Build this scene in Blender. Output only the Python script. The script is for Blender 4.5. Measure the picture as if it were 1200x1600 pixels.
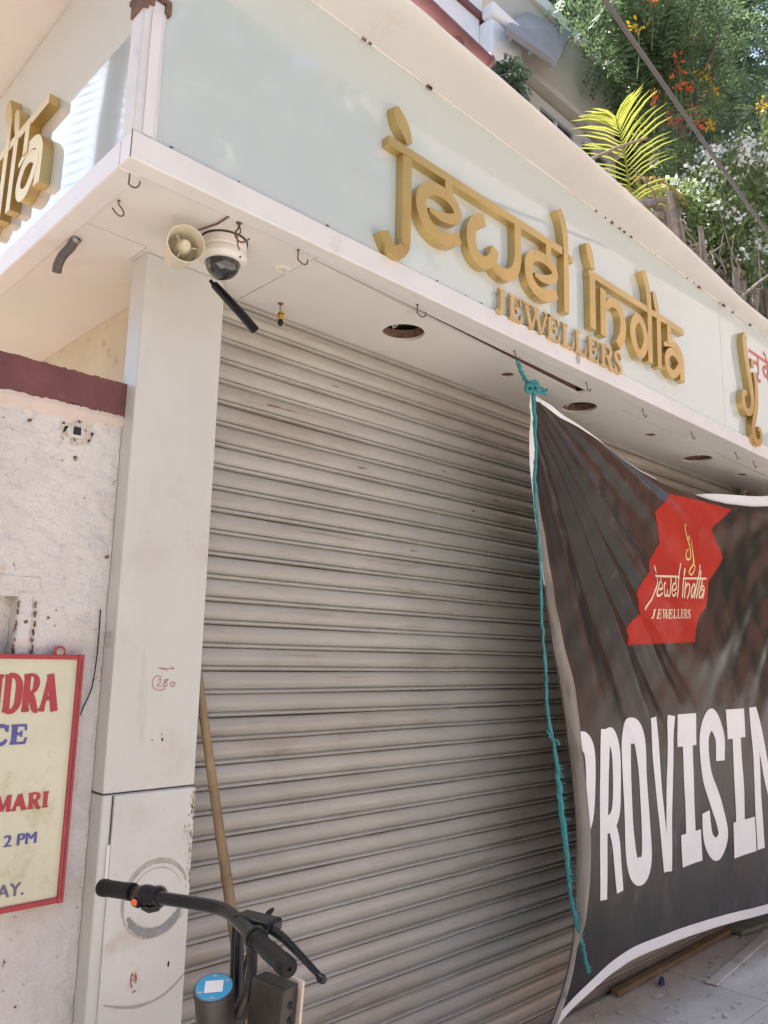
import bpy, bmesh, math, random
import numpy as np
from mathutils import Vector, Matrix

random.seed(7)
RNG = np.random.default_rng(11)
scene = bpy.context.scene
for o in list(bpy.data.objects):
    bpy.data.objects.remove(o, do_unlink=True)
COL = scene.collection

# ------------------------------------------------------------------ camera
R = ((0.71828231, -0.13960517, -0.68160173),
     (-0.69542362, -0.11397296, -0.70950416),
     (0.02136629, 0.98362623, -0.17894949))
cam_data = bpy.data.cameras.new("camera")
cam_data.sensor_fit = 'VERTICAL'
cam_data.sensor_height = 24.0
cam_data.lens = 24.0 * 1245.0 / 1600.0
cam_data.clip_start = 0.05
cam_data.clip_end = 600
cam = bpy.data.objects.new("camera", cam_data)
cam.matrix_world = Matrix.Translation((0, 0, 1.6)) @ Matrix(R).to_4x4()
COL.objects.link(cam)
scene.camera = cam

# ------------------------------------------------------------------ light
SUN_EL, SUN_AZ = math.radians(67), math.radians(-9)
world = bpy.data.worlds.new("World")
scene.world = world
world.use_nodes = True
wn = world.node_tree
bg = wn.nodes["Background"]
sky = wn.nodes.new("ShaderNodeTexSky")
sky.sky_type = 'NISHITA'
sky.sun_disc = False
sky.sun_elevation = SUN_EL
sky.sun_rotation = SUN_AZ % (2 * math.pi)
sky.air_density = 1.1
sky.dust_density = 3.0
sky.ozone_density = 1.2
wn.links.new(sky.outputs[0], bg.inputs[0])
bg.inputs[1].default_value = 0.15
sun_data = bpy.data.lights.new("sun", 'SUN')
sun_data.energy = 4.5
sun_data.angle = math.radians(0.53)
sun_data.color = (1.0, 0.98, 0.945)
sun = bpy.data.objects.new("sun", sun_data)
sdir = Vector((math.sin(SUN_AZ) * math.cos(SUN_EL), math.cos(SUN_AZ) * math.cos(SUN_EL), math.sin(SUN_EL)))
sun.rotation_euler = sdir.to_track_quat('Z', 'Y').to_euler()
sun.location = (0, 10, 20)
COL.objects.link(sun)
vs = scene.view_settings
vs.view_transform = 'Standard'
vs.look = 'None'
vs.gamma = 1.0
vs.use_curve_mapping = False
vs.exposure = 1.4
scene.render.engine = 'CYCLES'

# ------------------------------------------------------------------ materials
MATS = {}


def lin(c):
    return tuple((x / 12.92 if x <= 0.04045 else ((x + 0.055) / 1.055) ** 2.4) for x in c)


def mat(name, base, rough=0.5, metal=0.0, spec=0.5, var=0.12, vscale=4.0, bump=0.0, bscale=60.0,
        dirt=None, dscale=2.0, dlo=0.55, dhi=0.75, dstretch=(1, 1, 1), coat=0.0, trans=0.0, specks=None, rvar=0.0,
        island=0.0, bdist=0.01, dirt2=None, objvar=0.0, crease=None):
    m = bpy.data.materials.new(name)
    m.use_nodes = True
    nt = m.node_tree
    N, Lk = nt.nodes, nt.links
    b = N["Principled BSDF"]
    b.inputs["Roughness"].default_value = rough
    b.inputs["Metallic"].default_value = metal
    b.inputs["Specular IOR Level"].default_value = spec
    b.inputs["Coat Weight"].default_value = coat
    b.inputs["Coat Roughness"].default_value = 0.05
    geo = N.new("ShaderNodeNewGeometry")

    def noise(scale, detail=4.0, stretch=(1, 1, 1), rough_=0.6):
        mp = N.new("ShaderNodeMapping")
        mp.inputs["Scale"].default_value = stretch
        Lk.new(geo.outputs["Position"], mp.inputs["Vector"])
        n = N.new("ShaderNodeTexNoise")
        n.inputs["Scale"].default_value = scale
        n.inputs["Detail"].default_value = detail
        n.inputs["Roughness"].default_value = rough_
        Lk.new(mp.outputs[0], n.inputs["Vector"])
        return n.outputs["Fac"]

    def ramp(fac, lo, hi):
        r = N.new("ShaderNodeMapRange")
        r.inputs["From Min"].default_value = lo
        r.inputs["From Max"].default_value = hi
        Lk.new(fac, r.inputs["Value"])
        return r.outputs["Result"]

    def mixc(fac, a, bcol):
        x = N.new("ShaderNodeMix")
        x.data_type = 'RGBA'
        if isinstance(fac, float):
            x.inputs[0].default_value = fac
        else:
            Lk.new(fac, x.inputs[0])
        for sock, val in ((x.inputs[6], a), (x.inputs[7], bcol)):
            if isinstance(val, tuple):
                sock.default_value = (*val, 1)
            else:
                Lk.new(val, sock)
        return x.outputs[2]

    dark = tuple(max(0, c * (1 - var)) for c in base)
    lite = tuple(min(0.95, c * (1 + var)) for c in base)
    col = mixc(ramp(noise(vscale), 0.3, 0.7), dark, lite)
    if island:
        mlt = N.new("ShaderNodeMix")
        mlt.data_type = 'RGBA'
        col = mixc(ramp(geo.outputs["Random Per Island"], 0.0, 1.0), tuple(c * (1 - island) for c in base), mixc(0.5, col, tuple(min(.95, c * (1 + island)) for c in base)))
    if objvar:
        oi = N.new("ShaderNodeObjectInfo")
        col = mixc(ramp(oi.outputs["Random"], 0.0, 1.0), mixc(objvar, col, (0.0, 0.0, 0.0)), mixc(objvar * .5, col, (1.0, 0.97, 0.9)))
    if dirt:
        dn = ramp(noise(dscale, 7.0, dstretch, 0.65), dlo, dhi)
        col = mixc(dn, col, tuple(dirt))
    if dirt2:
        dc, ds, lo, hi, st = dirt2
        col = mixc(ramp(noise(ds, 6.0, st, 0.65), lo, hi), col, tuple(dc))
    if specks:
        sc, ss, slo, shi = specks
        col = mixc(ramp(noise(ss, 2.0), slo, shi), col, tuple(sc))
    Lk.new(col, b.inputs["Base Color"])
    if rvar:
        rr = N.new("ShaderNodeMapRange")
        rr.inputs["To Min"].default_value = max(0, rough - rvar)
        rr.inputs["To Max"].default_value = min(1, rough + rvar)
        Lk.new(noise(vscale * 3), rr.inputs["Value"])
        Lk.new(rr.outputs[0], b.inputs["Roughness"])
    if bump:
        bp = N.new("ShaderNodeBump")
        bp.inputs["Strength"].default_value = bump
        bp.inputs["Distance"].default_value = bdist
        Lk.new(noise(bscale, 6.0), bp.inputs["Height"])
        Lk.new(bp.outputs[0], b.inputs["Normal"])
    if crease:
        cs, cst, cstr = crease
        nn = noise(cs, 3.0, cstr, .5)
        m1 = N.new("ShaderNodeMath"); m1.operation = 'SUBTRACT'; m1.inputs[1].default_value = .5
        Lk.new(nn, m1.inputs[0])
        m2 = N.new("ShaderNodeMath"); m2.operation = 'ABSOLUTE'
        Lk.new(m1.outputs[0], m2.inputs[0])
        bp2 = N.new("ShaderNodeBump")
        bp2.inputs["Strength"].default_value = cst
        bp2.inputs["Distance"].default_value = .05
        Lk.new(m2.outputs[0], bp2.inputs["Height"])
        if bump:
            Lk.new(bp.outputs[0], bp2.inputs["Normal"])
        Lk.new(bp2.outputs[0], b.inputs["Normal"])
    if trans:
        tr = N.new("ShaderNodeBsdfTranslucent")
        Lk.new(col, tr.inputs["Color"])
        mx = N.new("ShaderNodeMixShader")
        mx.inputs[0].default_value = trans
        Lk.new(b.outputs[0], mx.inputs[1])
        Lk.new(tr.outputs[0], mx.inputs[2])
        Lk.new(mx.outputs[0], N["Material Output"].inputs["Surface"])
    MATS[name] = m
    return m


M_glass = mat("back painted glass", (0.56, 0.615, 0.60), rough=0.03, var=0.03, vscale=1.2, spec=0.55, coat=0.75, dirt=(0.60, 0.60, 0.56), dscale=3, dlo=.58, dhi=.8)
M_rail = mat("white aluminium rail", (0.74, 0.71, 0.68), rough=0.35, var=0.05, vscale=5, dirt=(0.55, 0.48, 0.42), dscale=6, dlo=.6, dhi=.85, specks=((0.25, 0.2, 0.17), 60, .74, .8))
M_acp = mat("white composite panel", (0.60, 0.595, 0.555), rough=0.32, var=0.05, vscale=2.5, dirt=(0.52, 0.45, 0.38), dscale=3, dlo=.57, dhi=.85, dirt2=((0.44, 0.36, 0.29), 7, .64, .85, (2.5, 2.5, .22)), specks=((0.3, 0.25, 0.2), 45, .76, .82))
M_acp_low = mat("scuffed composite panel", (0.61, 0.60, 0.56), rough=0.38, var=0.07, vscale=5, dirt=(0.50, 0.43, 0.36), dscale=7, dlo=.58, dhi=.8, specks=((0.2, 0.15, 0.12), 50, .73, .8))
M_soffit = mat("painted soffit board", (0.715, 0.68, 0.635), rough=0.45, var=0.05, vscale=2, dirt=(0.55, 0.45, 0.36), dscale=3.5, dlo=.6, dhi=.9)
M_post = mat("white post paint", (0.68, 0.66, 0.65), rough=0.45, var=0.06, vscale=6, dirt=(0.42, 0.35, 0.32), dscale=9, dlo=.66, dhi=.82, dstretch=(1, 1, .4))
M_rust = mat("rusty iron", (0.18, 0.10, 0.07), rough=0.8, var=0.4, vscale=30, bump=.4, bscale=120, dirt=(0.10, 0.05, 0.035), dscale=20)
M_hook = mat("hook iron", (0.16, 0.09, 0.07), rough=0.6, var=0.3, vscale=40, metal=.3)
M_gold = mat("brushed gold metal", (0.60, 0.425, 0.165), rough=0.29, metal=0.70, var=0.08, vscale=5, dirt=(0.44, 0.31, 0.13), dscale=7, dlo=.55, dhi=.85)
M_gold2 = mat("gold letter metal", (0.60, 0.44, 0.20), rough=0.33, metal=0.6, var=0.1, vscale=10)
M_goldp = mat("gold print", (0.72, 0.56, 0.16), rough=0.4, var=0.05)
M_creamp = mat("cream print", (0.75, 0.62, 0.42), rough=0.4, var=0.05)
M_redvinyl = mat("red vinyl", (0.62, 0.13, 0.09), rough=0.4, var=0.1)
M_slat = mat("shutter enamel", (0.41, 0.39, 0.345), rough=0.32, objvar=.09, var=0.10, vscale=1.6, spec=.5, dirt=(0.27, 0.215, 0.16), dscale=2.2, dlo=.5, dhi=.8, dstretch=(.5, 1, 1.6),
             dirt2=((0.13, 0.085, 0.055), 4.0, .60, .80, (.3, 1, 7)), bump=.05, bscale=14, rvar=.08)
M_guide = mat("shutter guide steel", (0.30, 0.28, 0.26), rough=0.4, metal=.4, var=.15)
M_dark = mat("painted void shade", (0.035, 0.028, 0.024), rough=0.9, var=.3)  # near-black colour paints in the shade of the void and holes
M_cut = mat("raw board edge", (0.23, 0.12, 0.085), rough=0.9, var=.35, vscale=40, bump=.8, bscale=150)
M_wall = mat("limewash plaster", (0.70, 0.66, 0.625), rough=0.9, var=0.08, vscale=5, bump=.8, bscale=24, bdist=.03, dirt=(0.55, 0.46, 0.39), dscale=4, dlo=.56, dhi=.8, dirt2=((0.52, 0.43, 0.36), 14, .62, .75, (1, 1, .4)),
             specks=((0.22, 0.14, 0.10), 34, .71, .78))
M_plast = mat("smooth cream plaster", (0.64, 0.54, 0.47), rough=0.85, var=0.06, vscale=6, bump=.3, bscale=50)
M_niche = mat("grey blue niche paint", (0.52, 0.54, 0.53), rough=.8, var=.08)
M_maroon = mat("maroon coping paint", (0.155, 0.055, 0.052), rough=0.6, var=0.22, vscale=9, dirt=(0.25, 0.13, 0.11), dscale=14, dlo=.6, dhi=.85, bump=.3, bscale=60)
M_cream = mat("yellowed plaster", (0.60, 0.54, 0.42), rough=.9, var=.08, dirt=(0.33, 0.26, 0.17), dscale=9, dlo=.58, dhi=.75, bump=.4, bscale=40)
M_black = mat("black plastic", (0.014, 0.014, 0.017), spec=.24, rough=0.2, var=0.2, vscale=30)
M_rubber = mat("black rubber", (0.012, 0.012, 0.013), spec=.2, rough=0.4, var=0.2, vscale=60, bump=.3, bscale=300)
M_bmetal = mat("black enamel tube", (0.012, 0.014, 0.018), spec=.26, rough=0.18, var=0.2, vscale=30)
M_dusty = mat("dusty black plastic", (0.036, 0.031, 0.028), rough=0.5, var=0.3, vscale=20)
M_orange = mat("orange plastic", (0.85, 0.16, 0.03), rough=0.35, var=0.05)
M_blue = mat("blue sticker", (0.03, 0.30, 0.50), rough=0.3, var=0.05)
M_white = mat("white plastic", (0.74, 0.72, 0.68), rough=0.35, var=0.04)
M_horn = mat("cream horn plastic", (0.68, 0.61, 0.46), rough=0.45, var=0.07, vscale=12, dirt=(0.45, 0.36, 0.22), dscale=12, dlo=.6, dhi=.8)
M_camw = mat("camera housing", (0.76, 0.71, 0.65), rough=0.35, var=0.04)
M_domeg = mat("smoked dome", (0.03, 0.03, 0.035), rough=0.05, var=0.2, spec=.7, coat=.6)
M_bamboo = mat("bamboo", (0.29, 0.195, 0.10), rough=0.55, var=0.2, vscale=8, dirt=(0.10, 0.07, 0.05), dscale=5, dlo=.46, dhi=.75, dstretch=(1, 1, .5))
M_rope = mat("teal twine", (0.055, 0.32, 0.34), rough=0.5, var=0.25, vscale=60, bump=.6, bscale=240, trans=.15)
M_vinyl = mat("black flex print", (0.015, 0.013, 0.0125), rough=0.30, var=0.25, vscale=3, spec=.38, crease=(2.6, .16, (1.6, 1, .8)), dirt=(0.045, 0.027, 0.024), dscale=1.5, dlo=.50, dhi=.85, dstretch=(1.3, 1, .8), bump=.05, bscale=9, bdist=.02, dirt2=((0.10, 0.085, 0.078), 5.0, .60, .82, (2.5, 2.5, .9)))  # dirt colour here mixes random maroon patches into the black
M_vinylred = mat("red flex print", (0.42, 0.020, 0.010), rough=0.40, var=0.08, vscale=5, spec=.22, crease=(2.6, .16, (1.6, 1, .8)), bump=.1, bscale=10, bdist=.02)
M_vinylw = mat("white flex print", (0.78, 0.78, 0.77), rough=0.42, var=0.04, vscale=6)
M_vback = mat("grey flex reverse", (0.50, 0.45, 0.40), rough=0.5, var=0.08, vscale=5, dirt=(0.33, 0.29, 0.26), dscale=12, dlo=.5, dhi=.62, dstretch=(2, 2, .12))
M_signb = mat("cream sign sheet", (0.63, 0.61, 0.45), rough=0.45, var=0.06, vscale=5, dirt=(0.42, 0.38, 0.20), dscale=7, dlo=.58, dhi=.78)
M_signr = mat("red sign paint", (0.40, 0.04, 0.05), rough=0.45, var=0.12, vscale=30)
M_signbl = mat("blue sign paint", (0.09, 0.09, 0.30), rough=0.45, var=0.12, vscale=30)
M_signg = mat("grey sign paint", (0.16, 0.13, 0.20), rough=0.45, var=0.12)
M_pen = mat("red marker", (0.42, 0.10, 0.10), rough=.6, var=.2, vscale=60)
M_pencil = mat("pencil", (0.40, 0.36, 0.33), rough=.7, var=.2, vscale=60)
M_glue = mat("grey adhesive", (0.27, 0.27, 0.265), rough=.6, var=.15, vscale=25, bump=.4, bscale=90)
M_gluel = mat("pale scuffed adhesive", (0.42, 0.38, 0.34), rough=.65, var=.2, vscale=30, bump=.3, bscale=90)
M_seam = mat("dark joint line", (0.05, 0.045, 0.045), rough=.9, var=.1)  # near-black colour of the joint lines and gasket
M_pave = mat("dusty paving", (0.66, 0.605, 0.53), rough=.9, var=.14, vscale=3, bump=.4, bscale=50, dirt=(0.58, 0.53, 0.46), dscale=1.6, dlo=.45, dhi=.65, dirt2=((0.40, 0.32, 0.25), 5, .56, .80, (1, 1, 1)), specks=((0.75, 0.72, 0.68), 70, .70, .76))
M_joint = mat("paving joint dirt", (0.56, 0.50, 0.43), rough=.95, var=.2, vscale=20)
M_road = mat("sunlit street", (0.31, 0.295, 0.265), rough=.9, var=.15, vscale=2, bump=.3, bscale=80)
M_brickf = mat("added brick facade", (0.40, 0.16, 0.11), rough=.9, var=.1, vscale=1)
M_nbr = mat("added beige facade", (0.40, 0.34, 0.28), rough=.9, var=.08, vscale=1)
M_earth = mat("dry earth", (0.30, 0.22, 0.16), rough=.95, var=.2, vscale=.5)
M_plank = mat("old plank", (0.24, 0.17, 0.105), rough=.8, var=.25, vscale=12, dirt=(0.12, 0.08, 0.05), dscale=8, dlo=.5, dhi=.75, dstretch=(.2, 1, 1))
M_greenb = mat("weathered grey green board", (0.20, 0.22, 0.18), rough=.8, var=.2, vscale=12)
M_wood = mat("dry twig bark", (0.24, 0.19, 0.15), rough=.9, var=.35, vscale=14, bump=.5, bscale=60)
M_bark = mat("tree bark", (0.14, 0.11, 0.09), rough=.9, var=.3, vscale=6, bump=.6, bscale=25)
M_leafd = mat("deep green leaves", (0.125, 0.185, 0.115), rough=.4, var=.25, vscale=.8, island=.5, trans=.45)
M_leafm = mat("mid green leaves", (0.16, 0.235, 0.11), rough=.4, var=.25, vscale=1.2, island=.5, trans=.48)
M_leafl = mat("fresh green leaves", (0.21, 0.275, 0.105), rough=.45, var=.25, vscale=2, island=.4, trans=.45)
M_palm = mat("yellow green palm", (0.40, 0.41, 0.075), rough=.4, var=.2, vscale=5, island=.2, trans=.7)
M_palmo = mat("orange palm", (0.40, 0.24, 0.06), rough=.45, var=.25, vscale=6, island=.3, trans=.55)
M_bract = mat("white bracts", (0.80, 0.80, 0.74), rough=.6, var=.05, trans=.4)
M_redfl = mat("red petals", (0.72, 0.13, 0.05), rough=.5, var=.2, trans=.4)
M_yelfl = mat("yellow petals", (0.72, 0.45, 0.03), rough=.5, var=.2, trans=.4)
M_housew = mat("white house paint", (0.76, 0.77, 0.78), rough=.8, var=.04, vscale=2)
M_houseg = mat("grey house plaster", (0.50, 0.48, 0.43), rough=.85, var=.08, vscale=2, bump=.2, bscale=30)
M_wing = mat("dark window glass", (0.03, 0.045, 0.05), rough=.08, var=.2)
M_winf = mat("window frame paint", (0.55, 0.56, 0.53), rough=.5, var=.05)
M_awn = mat("grey awning sheet", (0.22, 0.22, 0.23), rough=.7, var=.12)
M_cable = mat("grey cable", (0.11, 0.10, 0.10), rough=.6, var=.1)
M_pipe = mat("grimy grey pipe", (0.10, 0.085, 0.078), rough=.55, var=.3, vscale=30)
M_debris = mat("chips", (0.74, 0.70, 0.65), rough=.9, var=.1, vscale=30, island=.22)
M_stain = mat("brown edge stain", (0.38, 0.27, 0.18), rough=.8, var=.3, vscale=40)
M_oppw = mat("facade across the street", (0.36, 0.27, 0.21), rough=.85, var=.08, vscale=1)

# ------------------------------------------------------------------ helpers
ORG = {}


def tag(o, label=None, cat=None, group=None, kind=None):
    if label: o['label'] = label
    if cat: o['category'] = cat
    if group: o['group'] = group
    if kind: o['kind'] = kind
    return o


def thing(name, label, cat, loc=(0, 0, 0), group=None, rotz=0.0):
    o = bpy.data.objects.new(name, None)
    o.empty_display_size = 0.1
    o.location = loc
    o.rotation_euler = (0, 0, rotz)
    COL.objects.link(o)
    ORG[o.name] = Vector(loc)
    return tag(o, label, cat, group)


def link_mesh(name, me, m, parent=None):
    o = bpy.data.objects.new(name, me)
    COL.objects.link(o)
    if m is not None:
        me.materials.clear()
        me.materials.append(m)
    if parent is not None:
        o.parent = parent
    return o


class MB:
    def __init__(self):
        self.v, self.f = [], []

    def quad(self, *p):
        n = len(self.v)
        self.v += [tuple(x) for x in p]
        self.f.append(tuple(range(n, n + len(p))))

    def box(self, x0, x1, y0, y1, z0, z1):
        n = len(self.v)
        self.v += [(x0, y0, z0), (x1, y0, z0), (x1, y1, z0), (x0, y1, z0), (x0, y0, z1), (x1, y0, z1), (x1, y1, z1), (x0, y1, z1)]
        for q in ((0, 3, 2, 1), (4, 5, 6, 7), (0, 1, 5, 4), (1, 2, 6, 5), (2, 3, 7, 6), (3, 0, 4, 7)):
            self.f.append(tuple(n + i for i in q))
        return self

    def obox(self, c, ax, ay, az):  # oriented box, half axes vectors
        c, ax, ay, az = map(Vector, (c, ax, ay, az))
        n = len(self.v)
        for sz in (-1, 1):
            for sx, sy in ((-1, -1), (1, -1), (1, 1), (-1, 1)):
                self.v.append(tuple(c + ax * sx + ay * sy + az * sz))
        for q in ((0, 3, 2, 1), (4, 5, 6, 7), (0, 1, 5, 4), (1, 2, 6, 5), (2, 3, 7, 6), (3, 0, 4, 7)):
            self.f.append(tuple(n + i for i in q))
        return self

    def tube(self, pts, rad, n=10, caps=True):
        pts = [Vector(p) for p in pts]
        rad = [rad] * len(pts) if isinstance(rad, (int, float)) else rad
        up = None
        rings = []
        for i, p in enumerate(pts):
            t = (pts[min(i + 1, len(pts) - 1)] - pts[max(i - 1, 0)]).normalized()
            if up is None:
                up = t.orthogonal().normalized()
            up = (up - t * up.dot(t))
            up = up.normalized() if up.length > 1e-6 else t.orthogonal().normalized()
            w = t.cross(up)
            b = len(self.v)
            for k in range(n):
                a = 2 * math.pi * k / n
                self.v.append(tuple(p + (up * math.cos(a) + w * math.sin(a)) * rad[i]))
            rings.append(b)
        for a, b in zip(rings, rings[1:]):
            for k in range(n):
                self.f.append((a + k, a + (k + 1) % n, b + (k + 1) % n, b + k))
        if caps:
            self.f.append(tuple(rings[0] + k for k in reversed(range(n))))
            self.f.append(tuple(rings[-1] + k for k in range(n)))
        return self

    def lathe(self, prof, org, axis, n=28):
        org, axis = Vector(org), Vector(axis).normalized()
        u = axis.orthogonal().normalized()
        w = axis.cross(u)
        prev = None
        for r, h in prof:
            b = len(self.v)
            for k in range(n):
                a = 2 * math.pi * k / n
                self.v.append(tuple(org + axis * h + (u * math.cos(a) + w * math.sin(a)) * max(r, 1e-5)))
            if prev is not None:
                for k in range(n):
                    self.f.append((prev + k, prev + (k + 1) % n, b + (k + 1) % n, b + k))
            prev = b
        return self

    def strip(self, A, B):
        n = len(self.v)
        m = len(A)
        self.v += [tuple(p) for p in A] + [tuple(p) for p in B]
        for i in range(m - 1):
            self.f.append((n + i, n + i + 1, n + m + i + 1, n + m + i))
        return self

    def mesh(self, name, org=Vector((0, 0, 0))):
        me = bpy.data.meshes.new(name)
        me.from_pydata([tuple(Vector(p) - org) for p in self.v], [], self.f)
        return me

    def build(self, name, m, parent=None, smooth=True, bevel=0.0, angle=35, org=None):
        if org is None:
            org = ORG.get(parent.name, Vector((0, 0, 0))) if parent is not None else Vector((0, 0, 0))
        me = self.mesh(name, org)
        bm = bmesh.new()
        bm.from_mesh(me)
        bmesh.ops.recalc_face_normals(bm, faces=bm.faces)
        bm.to_mesh(me)
        bm.free()
        o = link_mesh(name, me, m, parent)
        ORG[o.name] = org
        if smooth:
            me.polygons.foreach_set('use_smooth', [True] * len(me.polygons))
            me.set_sharp_from_angle(angle=math.radians(angle))
        if bevel:
            bv = o.modifiers.new('bevel', 'BEVEL')
            bv.width = bevel
            bv.segments = 2
            bv.limit_method = 'ANGLE'
        return o


def box(name, m, parent, x0, x1, y0, y1, z0, z1, bevel=0.003):
    return MB().box(x0, x1, y0, y1, z0, z1).build(name, m, parent, bevel=bevel)


def crom(pts, sub=6, closed=False):
    P = [np.array(p, float) for p in pts]
    n = len(P)
    if n < 3:
        return P
    out = []
    segs = n if closed else n - 1
    for i in range(segs):
        if closed:
            p0, p1, p2, p3 = P[(i - 1) % n], P[i], P[(i + 1) % n], P[(i + 2) % n]
        else:
            p1, p2 = P[i], P[i + 1]
            p0 = P[i - 1] if i > 0 else 2 * p1 - p2
            p3 = P[i + 2] if i + 2 < n else 2 * p2 - p1
        for k in range(sub):
            t = k / sub
            out.append(0.5 * ((2 * p1) + (-p0 + p2) * t + (2 * p0 - 5 * p1 + 4 * p2 - p3) * t * t + (-p0 + 3 * p1 - 3 * p2 + p3) * t ** 3))
    if closed:
        out.append(out[0])
    else:
        out.append(P[-1])
    return out


def stroke_lr(pts, w, curved=True, closed=False, step=None, sub=6):
    """2-D stroke -> left and right edge point lists. w: number or list matching pts."""
    n = len(pts)
    ws = [w] * n if isinstance(w, (int, float)) else list(w)
    P3 = [(p[0], p[1], ws[i]) for i, p in enumerate(pts)]
    if curved and n > 2:
        C = crom(P3, sub, closed)
    else:
        C = [np.array(p, float) for p in P3]
    if step:
        D = []
        for a, b in zip(C, C[1:]):
            k = max(1, int(math.ceil(np.hypot(*(b - a)[:2]) / step)))
            D += [a + (b - a) * i / k for i in range(k)]
        D.append(C[-1])
        C = D
    Lf, Rt = [], []
    m = len(C)
    for i in range(m):
        if closed:
            a, b = C[(i - 1) % (m - 1)], C[(i + 1) % (m - 1)]
        else:
            a, b = C[max(i - 1, 0)], C[min(i + 1, m - 1)]
        t = (b - a)[:2]
        t = t / (np.hypot(*t) + 1e-9)
        nrm = np.array((-t[1], t[0]))
        Lf.append(C[i][:2] + nrm * C[i][2] / 2)
        Rt.append(C[i][:2] - nrm * C[i][2] / 2)
    return Lf, Rt


def solid_strokes(mb, strokes, depth, k0=0, back=0.0, xf=lambda p: p):
    """extruded letter: local coords (x, y, z), front at y=-depth, wall at y=-back."""
    for k, (pts, w, curved, closed) in enumerate(strokes):
        pts = [xf(p) for p in pts]
        Lf, Rt = stroke_lr(pts, w, curved, closed)
        d = -(depth + 0.0006 * ((k + k0) % 5))
        bk = -back
        fl = [(p[0], d, p[1]) for p in Lf]
        fr = [(p[0], d, p[1]) for p in Rt]
        bl = [(p[0], bk, p[1]) for p in Lf]
        br = [(p[0], bk, p[1]) for p in Rt]
        mb.strip(fl, fr)
        mb.strip(bl, fl)
        mb.strip(fr, br)
        mb.strip(br, bl)
        if not closed:
            mb.quad(fl[0], fr[0], br[0], bl[0])
            mb.quad(fr[-1], fl[-1], bl[-1], br[-1])
    return mb


def flat_strokes(mb, strokes, mapf, off=0.0, step=0.02, across=3, xf=lambda p: p, wscale=1.0, eps=0.00025):
    """decal strokes mapped on a surface; mapf(x, z, off) -> 3-D point"""
    for k, (pts, w, curved, closed) in enumerate(strokes):
        pts = [xf(p) for p in pts]
        w = w * wscale if isinstance(w, (int, float)) else [x * wscale for x in w]
        Lf, Rt = stroke_lr(pts, w, curved, closed, step)
        rows = []
        for a in range(across + 1):
            t = a / across
            rows.append([mapf(l[0] * (1 - t) + r[0] * t, l[1] * (1 - t) + r[1] * t, off + eps * (k % 6)) for l, r in zip(Lf, Rt)])
        for a, b in zip(rows, rows[1:]):
            mb.strip(a, b)
    return mb


def curve_plate(outer, holes, z0, thick):
    """flat horizontal plate with round holes; returns a mesh spanning z0..z0+thick"""
    cu = bpy.data.curves.new('plate', 'CURVE')
    cu.dimensions = '2D'
    cu.fill_mode = 'BOTH'
    cu.extrude = thick / 2

    def add(pts):
        s = cu.splines.new('POLY')
        s.points.add(len(pts) - 1)
        for i, p in enumerate(pts):
            s.points[i].co = (p[0], p[1], 0, 1)
        s.use_cyclic_u = True
    add(outer)
    for cx, cy, r in holes:
        add([(cx + r * math.cos(a), cy + r * math.sin(a)) for a in [2 * math.pi * i / 36 for i in range(36)]])
    ob = bpy.data.objects.new('plate', cu)
    COL.objects.link(ob)
    bpy.context.view_layer.update()
    me = bpy.data.meshes.new_from_object(ob.evaluated_get(bpy.context.evaluated_depsgraph_get()))
    bpy.data.objects.remove(ob, do_unlink=True)
    bpy.data.curves.remove(cu)
    me.transform(Matrix.Translation((0, 0, z0 + thick / 2)))
    return me


def text_mesh(s, size, offset=0.0):
    cu = bpy.data.curves.new('txt', 'FONT')
    cu.body = s
    cu.size = size
    cu.offset = offset
    cu.fill_mode = 'FRONT'
    ob = bpy.data.objects.new('txt', cu)
    COL.objects.link(ob)
    bpy.context.view_layer.update()
    me = bpy.data.meshes.new_from_object(ob.evaluated_get(bpy.context.evaluated_depsgraph_get()))
    bpy.data.objects.remove(ob, do_unlink=True)
    bpy.data.curves.remove(cu)
    return me


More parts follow.
